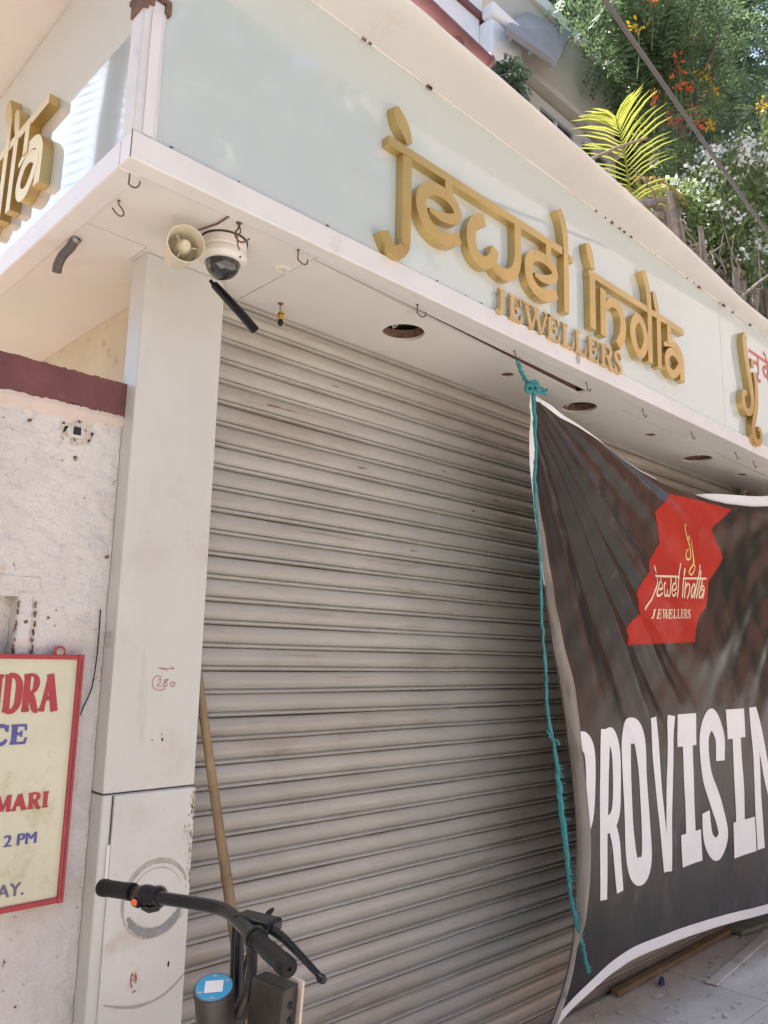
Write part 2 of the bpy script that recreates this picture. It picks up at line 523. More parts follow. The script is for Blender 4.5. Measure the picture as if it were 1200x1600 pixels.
# serif glyphs in a unit-high box: list of (pts, width, curved, closed)
def serif(ch, T=.2, t=.08, s=.06):
    S_, C_ = (False, False), (True, False)
    h = 1 - s / 2
    lo = s / 2
    sr = lambda x0, x1, z: ([(x0, z), (x1, z)], s, *S_)
    if ch == 'J': return [([(.40, .97), (.40, .28), (.33, .08), (.18, .03), (.07, .14)], [T, T, T * .8, T * .5, T * .7], *C_), sr(.2, .6, h)]
    if ch == 'E': return [([(.22, .98), (.22, .02)], T, *S_), sr(.04, .72, h), sr(.04, .76, lo), ([(.70, .98), (.74, .68)], t * .9, *S_), ([(.70, .02), (.78, .33)], t * .9, *S_), ([(.3, .52), (.55, .52)], t, *S_), ([(.54, .36), (.54, .68)], t * .8, *S_)]
    if ch == 'L': return [([(.22, .98), (.22, .02)], T, *S_), sr(.04, .42, h), sr(.04, .74, lo), ([(.68, .02), (.76, .36)], t, *S_)]
    if ch == 'W': return [([(.12, .97), (.33, .01)], T * .95, *S_), ([(.33, .02), (.52, .85)], t, *S_), ([(.46, .97), (.70, .01)], T * .95, *S_), ([(.70, .02), (.93, .96)], t, *S_), sr(-.02, .28, h), sr(.34, .62, h), sr(.82, 1.06, h)]
    if ch == 'R': return [([(.22, .98), (.22, .02)], T, *S_), sr(.04, .3, h), sr(.04, .42, lo), ([(.26, .96), (.5, .95), (.64, .87), (.67, .74), (.62, .6), (.48, .52), (.28, .52)], [t, t, T * .8, T, T * .8, t, t], *C_), ([(.42, .52), (.55, .3), (.68, .08), (.86, .03)], [T * .7, T, T * .9, t], *C_)]
    if ch == 'S': return [([(.66, .76), (.58, .92), (.40, .97), (.22, .91), (.16, .76), (.26, .61), (.48, .48), (.64, .34), (.63, .14), (.44, .03), (.22, .07), (.10, .24)], [t, t, t, T * .7, T * .8, T, T * 1.1, T, T * .8, t, t, t], *C_), ([(.67, .99), (.67, .70)], t * .7, *S_), ([(.09, .01), (.09, .32)], t * .7, *S_)]
    if ch == 'N': return [([(.15, .97), (.15, .02)], T * .7, *S_), ([(.16, .97), (.74, .02)], T, *S_), ([(.76, .97), (.76, .02)], T * .7, *S_), sr(0, .3, lo), sr(0, .3, h), sr(.6, .92, h)]
    if ch == 'D': return [([(.2, .97), (.2, .02)], T, *S_), ([(.2, .94), (.5, .93), (.7, .78), (.74, .5), (.7, .22), (.5, .06), (.2, .05)], [t * 1.6, t * 1.6, T, T * 1.1, T, t * 1.6, t * 1.6], *C_), sr(.02, .3, lo), sr(.02, .3, h)]
    if ch == 'A': return [([(.44, .97), (.12, .02)], T * .75, *S_), ([(.42, .98), (.76, .02)], T * 1.15, *S_), ([(.24, .36), (.62, .36)], t * 1.4, *S_), sr(-.02, .28, lo), sr(.56, .92, lo)]
    if ch == 'C': return [([(.72, .72), (.62, .9), (.42, .95), (.22, .82), (.15, .5), (.22, .18), (.42, .05), (.62, .1), (.74, .28)], [t, t * 1.3, t * 1.5, T, T * 1.1, T, t * 1.5, t * 1.4, t], *C_), ([(.73, .98), (.73, .64)], t, *S_)]
    if ch == 'U': return [([(.18, .97), (.18, .35), (.28, .1), (.46, .04), (.64, .12), (.7, .35), (.7, .97)], [T, T, T * .8, t * 1.5, t * 1.5, t * 1.5, t * 1.5], *C_), sr(0, .36, h), sr(.55, .86, h)]
    if ch == 'M': return [([(.14, .97), (.14, .02)], T * .7, *S_), ([(.15, .97), (.46, .06)], T, *S_), ([(.46, .06), (.78, .97)], T * .6, *S_), ([(.82, .97), (.82, .02)], T, *S_), sr(0, .28, lo), sr(.68, .98, lo), sr(0, .22, h), sr(.76, .98, h)]
    if ch == 'I': return [([(.22, .97), (.22, .02)], T, *S_), sr(.02, .42, lo), sr(.02, .42, h)]
    return []


# =================================================================== GROUND
g = MB()
g.quad((-120, -120, -0.20), (120, -120, -0.20), (120, 160, -0.20), (-120, 160, -0.20))
tag(g.build("ground", M_earth, smooth=False), kind='structure')
g = MB().box(-60, 60, -9, -0.55, -0.26, -0.12)
tag(g.build("road", M_road, smooth=False), kind='structure')
g = MB().box(-60, 60, -0.70, -0.551, -0.24, -0.008)
tag(g.build("kerb", M_pave, bevel=.012), kind='structure')
pavement = MB().box(-60, 60, -0.549, 2.45, -0.15, -0.012).build("pavement", M_joint, smooth=False)
tag(pavement, kind='structure')
slab_me = {}
for i in range(12):
    for j in range(5):
        x0, y0 = 1.2 + i * 0.62 + (.2 if j % 2 else 0), -0.54 + j * 0.562
        mb = MB().box(x0 + .0025, x0 + .6175, y0 + .0025, y0 + .5595, -.05, -.003 + random.uniform(-.002, .002))
        mb.build("paving_slab", M_pave, pavement, bevel=.004)
g = MB().box(-60, 60, -11.2, -9.001, -0.24, 0.0)
tag(g.build("opposite_pavement", M_pave, smooth=False), kind='structure')

# =================================================================== SHOP BUILDING
ZS = 2.845          # soffit underside
YF = 1.80           # fascia glass
XL = 0.805          # left fascia glass plane
shop = thing("shop_building", "white jewellery shop front with a glass fascia and deep soffit", "shop", (0.8, 2.3, 0))
XR = 9.4
# fascia glass
box("fascia_glass", M_glass, shop, 0.866, 4.392, YF, YF + .03, 2.922, 3.676, .002)
box("fascia_glass", M_glass, shop, 4.395, XR, YF, YF + .03, 2.922, 3.676, .002)
box("fascia_glass", M_glass, shop, XL, XL + .03, 1.862, 6.4, 2.922, 3.676, .002)
# bottom rails
for (a, b) in ((XL - .012, 4.74), (4.743, XR)):
    box("bottom_rail", M_rail, shop, a, b, YF - .012, YF + .05, ZS - .004, 2.921, .004)
box("bottom_rail", M_rail, shop, XL - .0125, XL + .05, YF + .0515, 6.4, ZS - .004, 2.921, .004)
# thin dark joint where the two rails meet
box("mitre_joint", M_seam, shop, XL - .0128, XL - .0112, YF - .0128, YF - .0112, ZS - .003, 2.92, 0)
# corner post with rusty top
post = box("corner_post", M_post, shop, XL - .008, 0.865, YF - .008, 1.861, 2.922, 3.33, .006)
box("post_cover_strip", M_rail, shop, XL + .016, 0.85, YF - .0125, YF - .0085, 2.924, 3.29, .001)
mb = MB().box(XL - .016, 0.874, YF - .016, 1.87, 3.33, 3.345)
mb.box(XL - .014, XL + .004, YF - .016, 1.86, 3.285, 3.332).box(.856, .874, YF - .017, 1.86, 3.30, 3.332).box(XL - .012, XL + .02, YF - .0175, YF - .01, 3.30, 3.334)
mb.build("rusty_bracket", M_rust, shop, bevel=.003)
box("corner_post", M_post, shop, XL + .012, 0.85, YF + .004, 1.85, 3.346, 3.676, .006)
# roof overhang slab (underside 3.68) in lengths
for (a, b) in ((0.60, 4.535), (4.54, XR)):
    mb = MB()
    prof = [(2.3, 3.68), (1.66, 3.68), (1.615, 3.683), (1.594, 3.692), (1.590, 3.704), (1.60, 3.715), (2.3, 3.76)]
    n0 = len(mb.v)
    nseg = 40
    for i in range(nseg + 1):
        x = a + (b - a) * i / nseg
        for (y, z) in prof:
            jit = random.uniform(-.003, .003) if y < 1.66 else 0
            tp = .115 * max(0.0, (x - 1.5) / 3.0) ** 1.6 * (1 if x < 4.6 else (4.6 - 1.5) ** 1.6 / (x - 1.5) ** 1.6) if y < 2 else 0
            mb.v.append((x, y + jit + tp, z + jit * .7))
    m = len(prof)
    for i in range(nseg):
        for k in range(m):
            p, q = n0 + i * m + k, n0 + i * m + (k + 1) % m
            mb.f.append((p, q, q + m, p + m))
    mb.f.append(tuple(n0 + k for k in range(m)))
    mb.f.append(tuple(n0 + nseg * m + k for k in reversed(range(m))))
    mb.build("roof_overhang", M_soffit, shop)
mb = MB().box(0.60, 1.4, 2.301, 6.5, 3.68, 3.76)
mb.build("roof_overhang", M_soffit, shop, bevel=.004)
box("roof_slab", M_houseg, shop, 1.401, XR, 2.301, 6.5, 3.62, 3.798, 0)
# sealant bead under the overhang, with blobs of dirt
mb = MB()
for i in range(90):
    x = .9 + i * .095
    mb.tube([(x, YF - .003, 3.677), (x + .095, YF - .003, 3.677)], .004 + .0025 * random.random(), 6)
mb.build("sealant_bead", M_rail, shop)
mb = MB()
for i in range(26):
    x = .9 + random.random() * 4.8
    s = random.uniform(.003, .009)
    mb.obox((x, YF - .006, 3.674), (s * 1.6, 0, 0), (0, .003, 0), (0, 0, s * .6))
for i in range(17):
    x = .9 + random.random() * 4.6
    s = random.uniform(.0015, .0045)
    mb.obox((x, YF - .003, 2.923 + random.random() * .004), (s, 0, 0), (0, .003, 0), (0, 0, s))
mb.build("dirt_lumps", M_rust, shop)['kind'] = 'stuff'

# soffit boards (plates with cut-outs)
DL = [(2.075, 2.073, .083), (3.339, 2.085, .086), (4.698, 2.11, .088)]
SM = [(2.725, 2.063, .030), (4.023, 2.069, .032), (5.30, 2.085, .034)]


def soffit(outer, holes, th=.012):
    me = curve_plate(outer, holes, ZS, th)
    me.transform(Matrix.Translation(-Vector((0.8, 2.3, 0))))
    return link_mesh("soffit_board", me, M_soffit, shop)


# left return, up to the seam; strips along the front edge; main boards
soffit([(XL + .04, 2.19), (1.05, 2.19), (1.05, 2.30), (1.28, 2.30), (1.28, 6.4), (XL + .04, 6.4)], [])
soffit([(XL + .04, YF + .04), (1.458, YF + .04), (1.458, 2.31), (1.283, 2.31), (1.283, 2.2975), (1.052, 2.2975), (1.052, 2.1865), (XL + .04, 2.1865)], [(1.431, 2.0, .013)])
soffit([(1.461, YF + .04), (3.147, YF + .04), (3.147, 1.922), (1.461, 1.868)], [])
soffit([(1.461, 1.875), (3.138, 1.974), (3.152, 1.974), (3.152, YF + .04), (3.52, YF + .04), (3.52, 2.31), (1.461, 2.31)], DL[:2] + SM[:1])
soffit([(3.523, YF + .04), (5.44, YF + .04), (5.44, 1.970), (3.523, 1.948)], [])
soffit([(3.523, 1.953), (5.44, 1.986), (5.44, 2.31), (3.523, 2.31)], DL[2:] + SM[1:])
soffit([(5.443, YF + .04), (XR, YF + .04), (XR, 2.31), (5.443, 2.31)], [])
for cx, cy, r in DL:
    mb = MB().lathe([(r * 1.004, 0.0), (r * 1.0, .012), (r * 1.02, .035), (r * 1.2, .037)], (cx, cy, ZS + .0125), (0, 0, 1), 40)
    mb.v = [(v[0] + random.uniform(-.002, .002), v[1] + random.uniform(-.002, .002), v[2]) for v in mb.v]
    mb.build("cutout_edge", M_cut, shop)
    a = random.random() * 6
    p0 = Vector((cx + r * .5 * math.cos(a), cy + r * .5 * math.sin(a), ZS + .07))
    MB().tube(crom([p0, p0 + Vector((.01, 0, -.03)), p0 + Vector((-.015, .01, -.055)), p0 + Vector((-.005, .02, -.06)), p0 + Vector((.012, .015, -.045))], 5), .003, 6).build("loose_wire", M_vback, shop)
for cx, cy, r in SM:
    MB().lathe([(r, 0.0), (r, .04), (.0, .04)], (cx, cy, ZS + .006), (0, 0, 1), 20).build("small_socket", M_cut, shop)
# raw board edge seen in the slot, and a sheet painted near-black as the unlit void above
for q in ((1.461, 1.876, 3.137, 1.975), (3.523, 1.954, 5.44, 1.987)):
    mb = MB()
    mb.quad((q[0], q[1], ZS + .0005), (q[2], q[3], ZS + .0005), (q[2], q[3] + .003, ZS + .06), (q[0], q[1] + .003, ZS + .06))
    mb.build("slot_edge", M_cut, shop, smooth=False)
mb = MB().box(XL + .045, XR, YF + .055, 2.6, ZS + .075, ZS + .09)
mb.build("void_shade_sheet", M_dark, shop, smooth=False)
# masonry core above and behind the shutter, and side wall under the soffit
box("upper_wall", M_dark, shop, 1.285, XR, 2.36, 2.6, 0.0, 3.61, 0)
mb = MB()
ys = [2.32, 2.6, 3.0, 3.5, 4.2, 6.4]
mb.box(1.215, 1.284, 2.312, 6.4, 0, 2.8445)
mb.build("side_wall", M_cream, shop, bevel=.002)

# pillar at the left
YP, PX0, PX1, PYB = 2.212, 1.062, 1.352, 2.306
pil = box("pillar", M_acp, shop, PX0, PX1, YP, PYB, 1.206, ZS - .001, .004)
lower = MB().box(PX0, PX1, YP, PYB, 0.0, 1.203).build("pillar_base", M_acp, shop, bevel=.005)
ORG[pil.name] = ORG[lower.name] = Vector((0.8, 2.3, 0))
acc = MB().box(1.094, PX1 + .001, YP - .007, YP - .0005, 0.02, 1.2).build("access_panel", M_acp_low, lower, bevel=.002)
mb = MB().box(PX0 + .0005, PX1 - .0005, YP + .002, PYB, 1.203, 1.206)
mb.box(1.0895, 1.0918, YP - .003, YP - .0005, .95, 1.2)
mb.build("panel_joint", M_seam, lower, smooth=False)
box("hinge", M_rail, lower, 1.084, 1.093, YP - .006, YP - .0008, .975, 1.07, .001)
# ring of old adhesive, hole and lower arc on the access panel
CX, CZ = 1.243, .905
yq = YP - .0085


def ring(r0, r1, a0, a1, n=48, jag=.0, asp=1.0, y=yq, cx=CX, cz=CZ):
    A, B = [], []
    for i in range(n + 1):
        a = a0 + (a1 - a0) * i / n
        e = math.sin(math.pi * i / n) ** .35 if a1 - a0 < 6.2 else 1.0
        mid = (r0 + r1) / 2
        j0, j1 = random.uniform(-jag, jag), random.uniform(-jag, jag)
        ra, rb = mid + (r0 - mid) * e + j0, mid + (r1 - mid) * e + j1
        A.append((cx + ra * math.cos(a), y, cz + ra * asp * math.sin(a)))
        B.append((cx + rb * math.cos(a), y, cz + rb * asp * math.sin(a)))
    return A, B


clampx = lambda P: [(min(p[0], PX1), p[1], p[2]) for p in P]
mb = MB()
for (r0, r1, a0, a1, jg) in ((.094, .109, .3, 3.5, .001), (.081, .084, .4, 2.9, .0012), (.102, .107, 3.3, 5.9, .0015)):
    A, B = ring(r0, r1, a0, a1, jag=jg, y=yq + .0007)
    mb.strip(clampx(A), clampx(B))
mb.build("scuff_ring", M_gluel, lower)
mb = MB()
A, B = ring(.078, .103, 3.55, 5.95, jag=.0022)
mb.strip(A, B)
mb.build("adhesive_ring", M_glue, lower)
mb = MB().lathe([(.031, 0), (.031, .0003), (.0, .0004)], (1.247, yq, .905), (0, -1, 0), 24)
mb.build("cable_hole", M_dark, lower)
mb = MB().lathe([(.034, 0), (.031, .003), (.028, 0)], (1.247, yq, .905), (0, -1, 0), 24)
mb.build("hole_rim", M_rust, lower)
mb = MB()
Lf, Rt = stroke_lr([(1.108, .658), (1.15, .643), (1.205, .630), (1.27, .634), (1.318, .655), (1.35, .68)], [.004, .006, .008, .006, .005, .004], True)
mb.strip([(p[0], yq, p[1]) for p in Lf], [(p[0], yq, p[1]) for p in Rt])
mb.build("scuff_arc", M_gluel, lower)
mb = MB()
for k in range(150):
    z = .92 + .27 * random.random() ** 1.0
    x = PX1 - abs(random.gauss(0, .006 + .010 * math.exp(-((z - 1.08) / .06) ** 2)))
    a, b = random.uniform(.0006, .0022), random.uniform(.001, .006)
    mb.quad((x - a, yq + .0003, z), (x, yq + .0003, z - b), (min(x + a, PX1), yq + .0003, z + b * .2), (x - a * .2, yq + .0003, z + b))
mb.build("rust_stain", M_stain, lower)['kind'] = 'stuff'
mb = MB()
for (x, z, a, b) in ((1.297, .719, .003, .009), (1.233, 1.345, .003, .006), (1.23, 1.36, .002, .003), (1.20, 1.345, .0025, .0025)):
    yy = yq if z < 1.2 else YP - .0008
    mb = MB().lathe([(1, 0), (0.0, .0001)], (0, 0, 0), (0, -1, 0), 10)
    mb.v = [(x + v[0] * a, yy + v[1], z + v[2] * b) for v in mb.v]
    mb.build("screw_hole", M_dark, lower if z < 1.2 else pil)
# handwriting
yw_ = YP - .0012
mapP = lambda x, z, o: (x, yw_ - o, z)
S_, C_ = (False, False), (True, False)
mb = MB()
hand = [([(1.203, 1.553), (1.255, 1.551), (1.243, 1.559)], .0022, *C_), ([(1.207, 1.553), (1.235, 1.545)], .0018, *S_),
        ([(1.216, 1.526), (1.200, 1.530), (1.188, 1.515), (1.192, 1.496), (1.212, 1.488), (1.232, 1.493)], .0018, *C_),
        ([(1.205, 1.516), (1.213, 1.521), (1.212, 1.51), (1.202, 1.501), (1.217, 1.500)], .0018, *C_),
        ([(1.238, 1.520), (1.225, 1.516), (1.236, 1.505), (1.228, 1.498), (1.223, 1.505), (1.24, 1.52)], .002, *C_),
        ([(1.256, 1.512), (1.247, 1.507), (1.25, 1.499), (1.259, 1.5), (1.262, 1.508), (1.256, 1.512)], .002, *C_)]
flat_strokes(mb, hand, mapP, 0, .004, 1)
mb.build("handwriting", M_pen, pil)
mb = MB()
hand2 = [([(1.186, .722), (1.183, .70), (1.188, .682)], .004, *C_), ([(1.195, .720), (1.199, .705), (1.197, .692)], .004, *C_), ([(1.186, .715), (1.197, .708), (1.187, .70)], .003, *C_), ([(1.190, .670), (1.2, .673)], .004, *S_)]
flat_strokes(mb, hand2, lambda x, z, o: (x, yq - o, z), 0, .004, 1)
mb.build("handwriting", M_pen, lower)
mb = MB()
scr = []
for k in range(5):
    y0 = 2.228 + k * .011
    scr.append(([(y0, 1.64 + .01 * random.random()), (y0 + .008, 1.655), (y0 + .004, 1.635), (y0 + .012, 1.645)], .0014, *C_))
    scr.append(([(y0, 1.615), (y0 + .005, 1.625), (y0 + .009, 1.607)], .0014, *C_))
flat_strokes(mb, scr, lambda s, z, o: (PX0 - .0012 - o, 4.52 - s, z), 0, .004, 1)
mb.build("pencil_scribble", M_pencil, pil)

# right hand pillar and shop wall beyond the shutter
box("pillar", M_acp, shop, 5.74, 6.05, 2.24, 2.355, 0.0, ZS - .001, .005)
box("shop_wall", M_cream, shop, 6.051, XR, 2.30, 2.355, 0, ZS - .001, 0)
box("wall_bracket", M_rust, shop, 5.72, 5.739, 2.27, 2.30, 2.76, 2.83, .002)
box("lintel_board", M_plank, shop, 5.76, 6.9, 2.225, 2.2395, 2.78, 2.825, .002)

# =================================================================== ROLLING SHUTTER
shut = thing("rolling_shutter", "closed grey ribbed rolling shutter filling the shop opening", "shutter", (1.353, 2.30, 0.03))
P = .0751
X0, X1 = 1.355, 5.715
prof = [(.006, 0.0), (-.004, .002), (-.0105, .005), (-.012, .009), (-.0095, .0125), (-.001, .0145), (.0015, .0165), (-.003, .019), (-.008, .027), (-.0115, .036), (-.0125, .045), (-.0115, .055), (-.008, .065), (-.003, .072), (.006, .0751)]
slat_mes = []
rsl = np.random.default_rng(77)
for vv in range(7):
    mb = MB()
    ncol = 56
    wv = rsl.normal(0, 1, ncol + 1)
    for _ in range(3):
        wv = np.convolve(np.pad(wv, 2, mode='edge'), np.ones(5) / 5, 'valid')
    wv2 = np.roll(wv, 17)
    rows = [[((X1 - X0) * i / ncol, y + .0022 * float(wv[i]) * (1 if .02 < z < .07 else .4), z + .0016 * float(wv2[i])) for i in range(ncol + 1)] for y, z in prof]
    for q in range(2):                     # a few knocks
        i0, dep, wid = int(rsl.integers(3, ncol - 3)), rsl.uniform(.002, .005), rsl.uniform(.8, 1.8)
        for r_, (y, z) in zip(rows, prof):
            if .02 < z < .068:
                for i in range(ncol + 1):
                    f_ = dep * math.exp(-((i - i0) / wid) ** 2) * math.exp(-((z - .045) / .014) ** 2)
                    r_[i] = (r_[i][0], r_[i][1] + f_, r_[i][2])
    for A, B in zip(rows, rows[1:]):
        mb.strip(A, B)
    me = mb.mesh("slat")
    me.polygons.foreach_set('use_smooth', [True] * len(me.polygons))
    me.set_sharp_from_angle(angle=math.radians(70))
    me.materials.append(M_slat)
    slat_mes.append(me)
for i in range(38):
    o = bpy.data.objects.new("slat", slat_mes[(i * 3) % 7])
    COL.objects.link(o)
    o.parent = shut
    o.location = (X0 - 1.353, random.uniform(-.0012, .0012), .012 + i * P)
    o.rotation_euler = (random.uniform(-.012, .012), 0, random.uniform(-.0003, .0003))
box("bottom_bar", M_guide, shut, X0, X1, 2.285, 2.318, 0.001, .044, .003)
box("guide_rail", M_guide, shut, X1 + .001, X1 + .022, 2.27, 2.335, 0.0, ZS - .002, .003)
mb = MB()
for (x, z, L, w) in ((1.60, 2.478, .085, .006), (2.05, 2.30, .05, .006), (1.68, 2.42, .06, .003), (2.9, 2.33, .07, .006), (3.15, 2.26, .08, .004), (2.55, 2.36, .02, .009), (1.9, 2.62, .05, .003), (2.35, 2.02, .05, .003), (2.75, 2.2, .03, .008), (3.1, 1.1, .06, .008), (2.7, 1.13, .05, .006)):
    k = round((z - .042) / P) * P + .042 + .042
    mb.quad((x, 2.2868, k - w / 2), (x + L * .3, 2.2868, k - w * .6), (x + L, 2.2868, k + w * .1), (x + L * .6, 2.2868, k + w / 2), (x + L * .1, 2.2868, k + w * .35))
mb.build("paint_chip", M_rust, shut, smooth=False)

# =================================================================== GOLD LOGOTYPE
c, s_ = True, False
logo = {
    'j': [([(1.774, 3.312), (1.774, 3.02), (1.764, 2.965), (1.735, 2.938), (1.705, 2.944), (1.683, 2.966), (1.670, 2.99)], [.043, .043, .044, .046, .046, .046, .048], c, s_)],
    'e': [([(2.052, 3.118), (2.003, 3.089), (1.935, 3.078), (1.876, 3.105), (1.847, 3.155), (1.852, 3.206), (1.890, 3.244), (1.945, 3.258), (2.006, 3.248), (2.038, 3.218), (2.034, 3.188), (1.995, 3.170), (1.945, 3.161), (1.888, 3.162)], [.045, .05, .052, .054, .054, .05, .048, .046, .046, .044, .042, .04, .036, .016], c, s_),
          ([(1.990, 3.315), (1.990, 3.235)], .040, s_, s_)],
    'w': [([(2.196, 3.252), (2.146, 3.225), (2.118, 3.173), (2.124, 3.112), (2.158, 3.078), (2.205, 3.078), (2.243, 3.108), (2.262, 3.158)], [.05, .05, .052, .054, .052, .05, .048, .046], c, s_),
          ([(2.232, 3.106), (2.262, 3.082), (2.318, 3.072), (2.374, 3.098), (2.403, 3.160), (2.405, 3.24), (2.405, 3.315)], [.03, .044, .05, .048, .044, .042, .042], c, s_)],
    'e ': [([(2.674, 3.116), (2.613, 3.086), (2.548, 3.076), (2.492, 3.104), (2.475, 3.158), (2.488, 3.204), (2.530, 3.233), (2.590, 3.240), (2.648, 3.224), (2.664, 3.192), (2.630, 3.164), (2.573, 3.148), (2.520, 3.148)], [.045, .05, .052, .052, .052, .05, .048, .046, .044, .042, .04, .034, .016], c, s_),
           ([(2.618, 3.315), (2.618, 3.225)], .036, s_, s_)],
    'l': [([(2.700, 3.515), (2.730, 3.468), (2.747, 3.40), (2.750, 3.30), (2.746, 3.055)], [.046, .044, .040, .038, .038], c, s_)],
    'i': [([(2.962, 3.300), (2.957, 3.050)], .045, s_, s_)],
    'n': [([(3.049, 3.270), (3.043, 3.043)], .048, s_, s_), ([(3.066, 3.185), (3.118, 3.228), (3.180, 3.228), (3.218, 3.178), (3.212, 3.10), (3.170, 3.035)], [.03, .045, .048, .05, .05, .05], c, s_)],
    'd': [([(3.305, 3.142), (3.345, 3.222), (3.400, 3.222), (3.436, 3.15), (3.410, 3.078), (3.355, 3.052)], .046, c, True),
          ([(3.432, 3.505), (3.470, 3.435), (3.482, 3.36), (3.480, 3.25), (3.472, 3.038)], [.05, .046, .044, .042, .044], c, s_)],
    'i ': [([(3.574, 3.300), (3.565, 3.036)], .042, s_, s_)],
    'a': [([(3.682, 3.300), (3.678, 3.196)], .040, s_, s_), ([(3.624, 3.176), (3.700, 3.205), (3.770, 3.198), (3.812, 3.155), (3.814, 3.09), (3.810, 3.030)], [.02, .04, .044, .044, .046, .05], c, s_),
          ([(3.790, 3.118), (3.738, 3.160), (3.678, 3.150), (3.644, 3.098), (3.668, 3.052), (3.730, 3.048)], .042, c, True)],
    'headline': [([(1.682, 3.331), (2.725, 3.331)], .034, s_, s_)],
    'headline ': [([(2.934, 3.309), (3.850, 3.309)], .033, s_, s_)],
    'stub': [([(2.776, 3.318), (2.803, 3.316)], .03, s_, s_)],
    'dot': [([(1.712, 3.474), (1.735, 3.437), (1.760, 3.405), (1.781, 3.366)], [.026, .056, .052, .030], c, s_)],
    'dot ': [([(2.926, 3.449), (2.938, 3.415), (2.953, 3.375), (2.966, 3.335)], [.026, .052, .048, .032], c, s_)],
    'dot  ': [([(3.533, 3.430), (3.548, 3.395), (3.560, 3.355), (3.572, 3.318)], [.02, .044, .044, .03], c, s_)],
}


def make_logo(label, loc, rotz, x_off, depth=.033):
    t = thing("logo_sign", label, "sign lettering", loc, "gold logo signs on the fascia", rotz)
    for k, (nm, st) in enumerate(logo.items()):
        mb = MB()
        solid_strokes(mb, st, depth, k, 0.0005, lambda p: (p[0] - x_off, p[1] - 2.92))
        mb.build({'headline': 'headline_bar', 'dot': 'dot', 'stub': 'headline_bar'}.get(nm.strip(), 'letter'), M_gold, t, bevel=.0022, org=Vector((0, 0, 0)), angle=30)
    return t


make_logo("gold raised jewel india lettering on the front fascia above the shutter", (1.65, YF - .0005, 2.92), 0, 1.65)
make_logo("gold raised jewel india lettering on the side fascia, cut by the photo edge", (XL - .0005, 2.375 + (3.84 - 1.65), 2.92), -math.pi / 2, 1.65)

tl = thing("tagline_sign", "small gold serif JEWELLERS lettering under the big gold logo", "sign lettering", (2.26, YF, 2.9))
xs = [(2.280, .085), (2.361, .09), (2.452, .155), (2.617, .098), (2.724, .10), (2.824, .10), (2.927, .095), (3.030, .115), (3.146, .085)]
for (x, w), ch in zip(xs, "JEWELLERS"):
    mb = MB()
    st = [([(x + p[0] * w * 1.15, 2.910 - (x - 2.26) * .006 + p[1] * .106) for p in pts], [q * .100 for q in (wd if isinstance(wd, list) else [wd] * len(pts))], cu, cl) for pts, wd, cu, cl in serif(ch, .235, .12, .10)]
    solid_strokes(mb, [(a, b, cc, d) for a, b, cc, d in st], .022, 0, .012, lambda p: (p[0] - 2.26, p[1] - 2.9))
    # stand-off pins
    for q in ((.3, .9), (.3, .12)):
        px, pz = x + q[0] * w - 2.26, .02 + q[1] * .09
        mb.tube([(px, -.012, pz), (px, 0.0, pz)], .003, 6)
    mb.build("letter", M_gold2, tl, org=Vector((0, 0, 0)), bevel=.0008)

em = thing("emblem_sign", "tall gold scroll shaped emblem at the right of the big logo", "sign emblem", (4.55, YF, 2.85))
e1 = [([(4.675, 3.552), (4.655, 3.50), (4.668, 3.40), (4.690, 3.31), (4.716, 3.20), (4.712, 3.115), (4.668, 3.066), (4.612, 3.064), (4.582, 3.115), (4.594, 3.165), (4.640, 3.176)], [.05, .06, .062, .06, .056, .05, .046, .046, .042, .04, .03], c, s_)]
e2 = [([(4.765, 3.34), (4.785, 3.27), (4.778, 3.18), (4.752, 3.09), (4.716, 3.02), (4.702, 2.955), (4.728, 2.905), (4.782, 2.902), (4.812, 2.945), (4.80, 2.985), (4.765, 2.985)], [.03, .046, .05, .05, .05, .05, .046, .04, .036, .032, .026], c, s_)]
e3 = [([(4.742, 3.415), (4.742, 3.365)], .04, s_, s_)]
for k, (nm, st) in enumerate((("upper_scroll", e1), ("lower_scroll", e2), ("dot", e3))):
    mb = MB()
    solid_strokes(mb, st, .036 + .002 * k, 0, .0005, lambda p: (p[0] - 4.55, p[1] - 2.85))
    mb.build(nm, M_gold, em, bevel=.002, org=Vector((0, 0, 0)), angle=30)

dv = thing("devanagari_lettering", "red Devanagari words stuck on the glass beside the gold emblem", "sign lettering", (4.85, YF, 3.3))
mb = MB()
W = .02
dst = [([(4.80, 3.500), (5.50, 3.500)], W, s_, s_),
       # ju
       ([(4.935, 3.50), (4.935, 3.38)], W, s_, s_), ([(4.935, 3.435), (4.885, 3.445), (4.845, 3.42), (4.83, 3.45)], W, c, s_), ([(4.935, 3.39), (4.91, 3.365), (4.93, 3.335), (4.96, 3.345)], W, c, s_),
       # ve
       ([(5.09, 3.50), (5.09, 3.37)], W, s_, s_), ([(5.09, 3.455), (5.04, 3.46), (5.02, 3.425), (5.05, 3.395), (5.09, 3.42)], W, c, s_), ([(5.085, 3.505), (5.06, 3.545), (5.03, 3.55)], W, c, s_),
       # l
       ([(5.29, 3.50), (5.29, 3.37)], W, s_, s_), ([(5.29, 3.46), (5.245, 3.465), (5.22, 3.43), (5.20, 3.46), (5.16, 3.45), (5.15, 3.41), (5.18, 3.385)], W, c, s_)]
flat_strokes(mb, dst, lambda x, z, o: (x, YF - .0015 - o, z), 0, .02, 1)
mb.build("lettering", M_redvinyl, dv)

# small oval sticker on the bottom rail
mb = MB().lathe([(1, 0), (1, .0005), (0, .0006)], (0, 0, 0), (0, -1, 0), 20)
mb.v = [(2.862 + v[0] * .017, YF - .0125 + v[1], 2.886 + v[2] * .023) for v in mb.v]
stk = mb.build("paint_patch", M_gluel, shop)

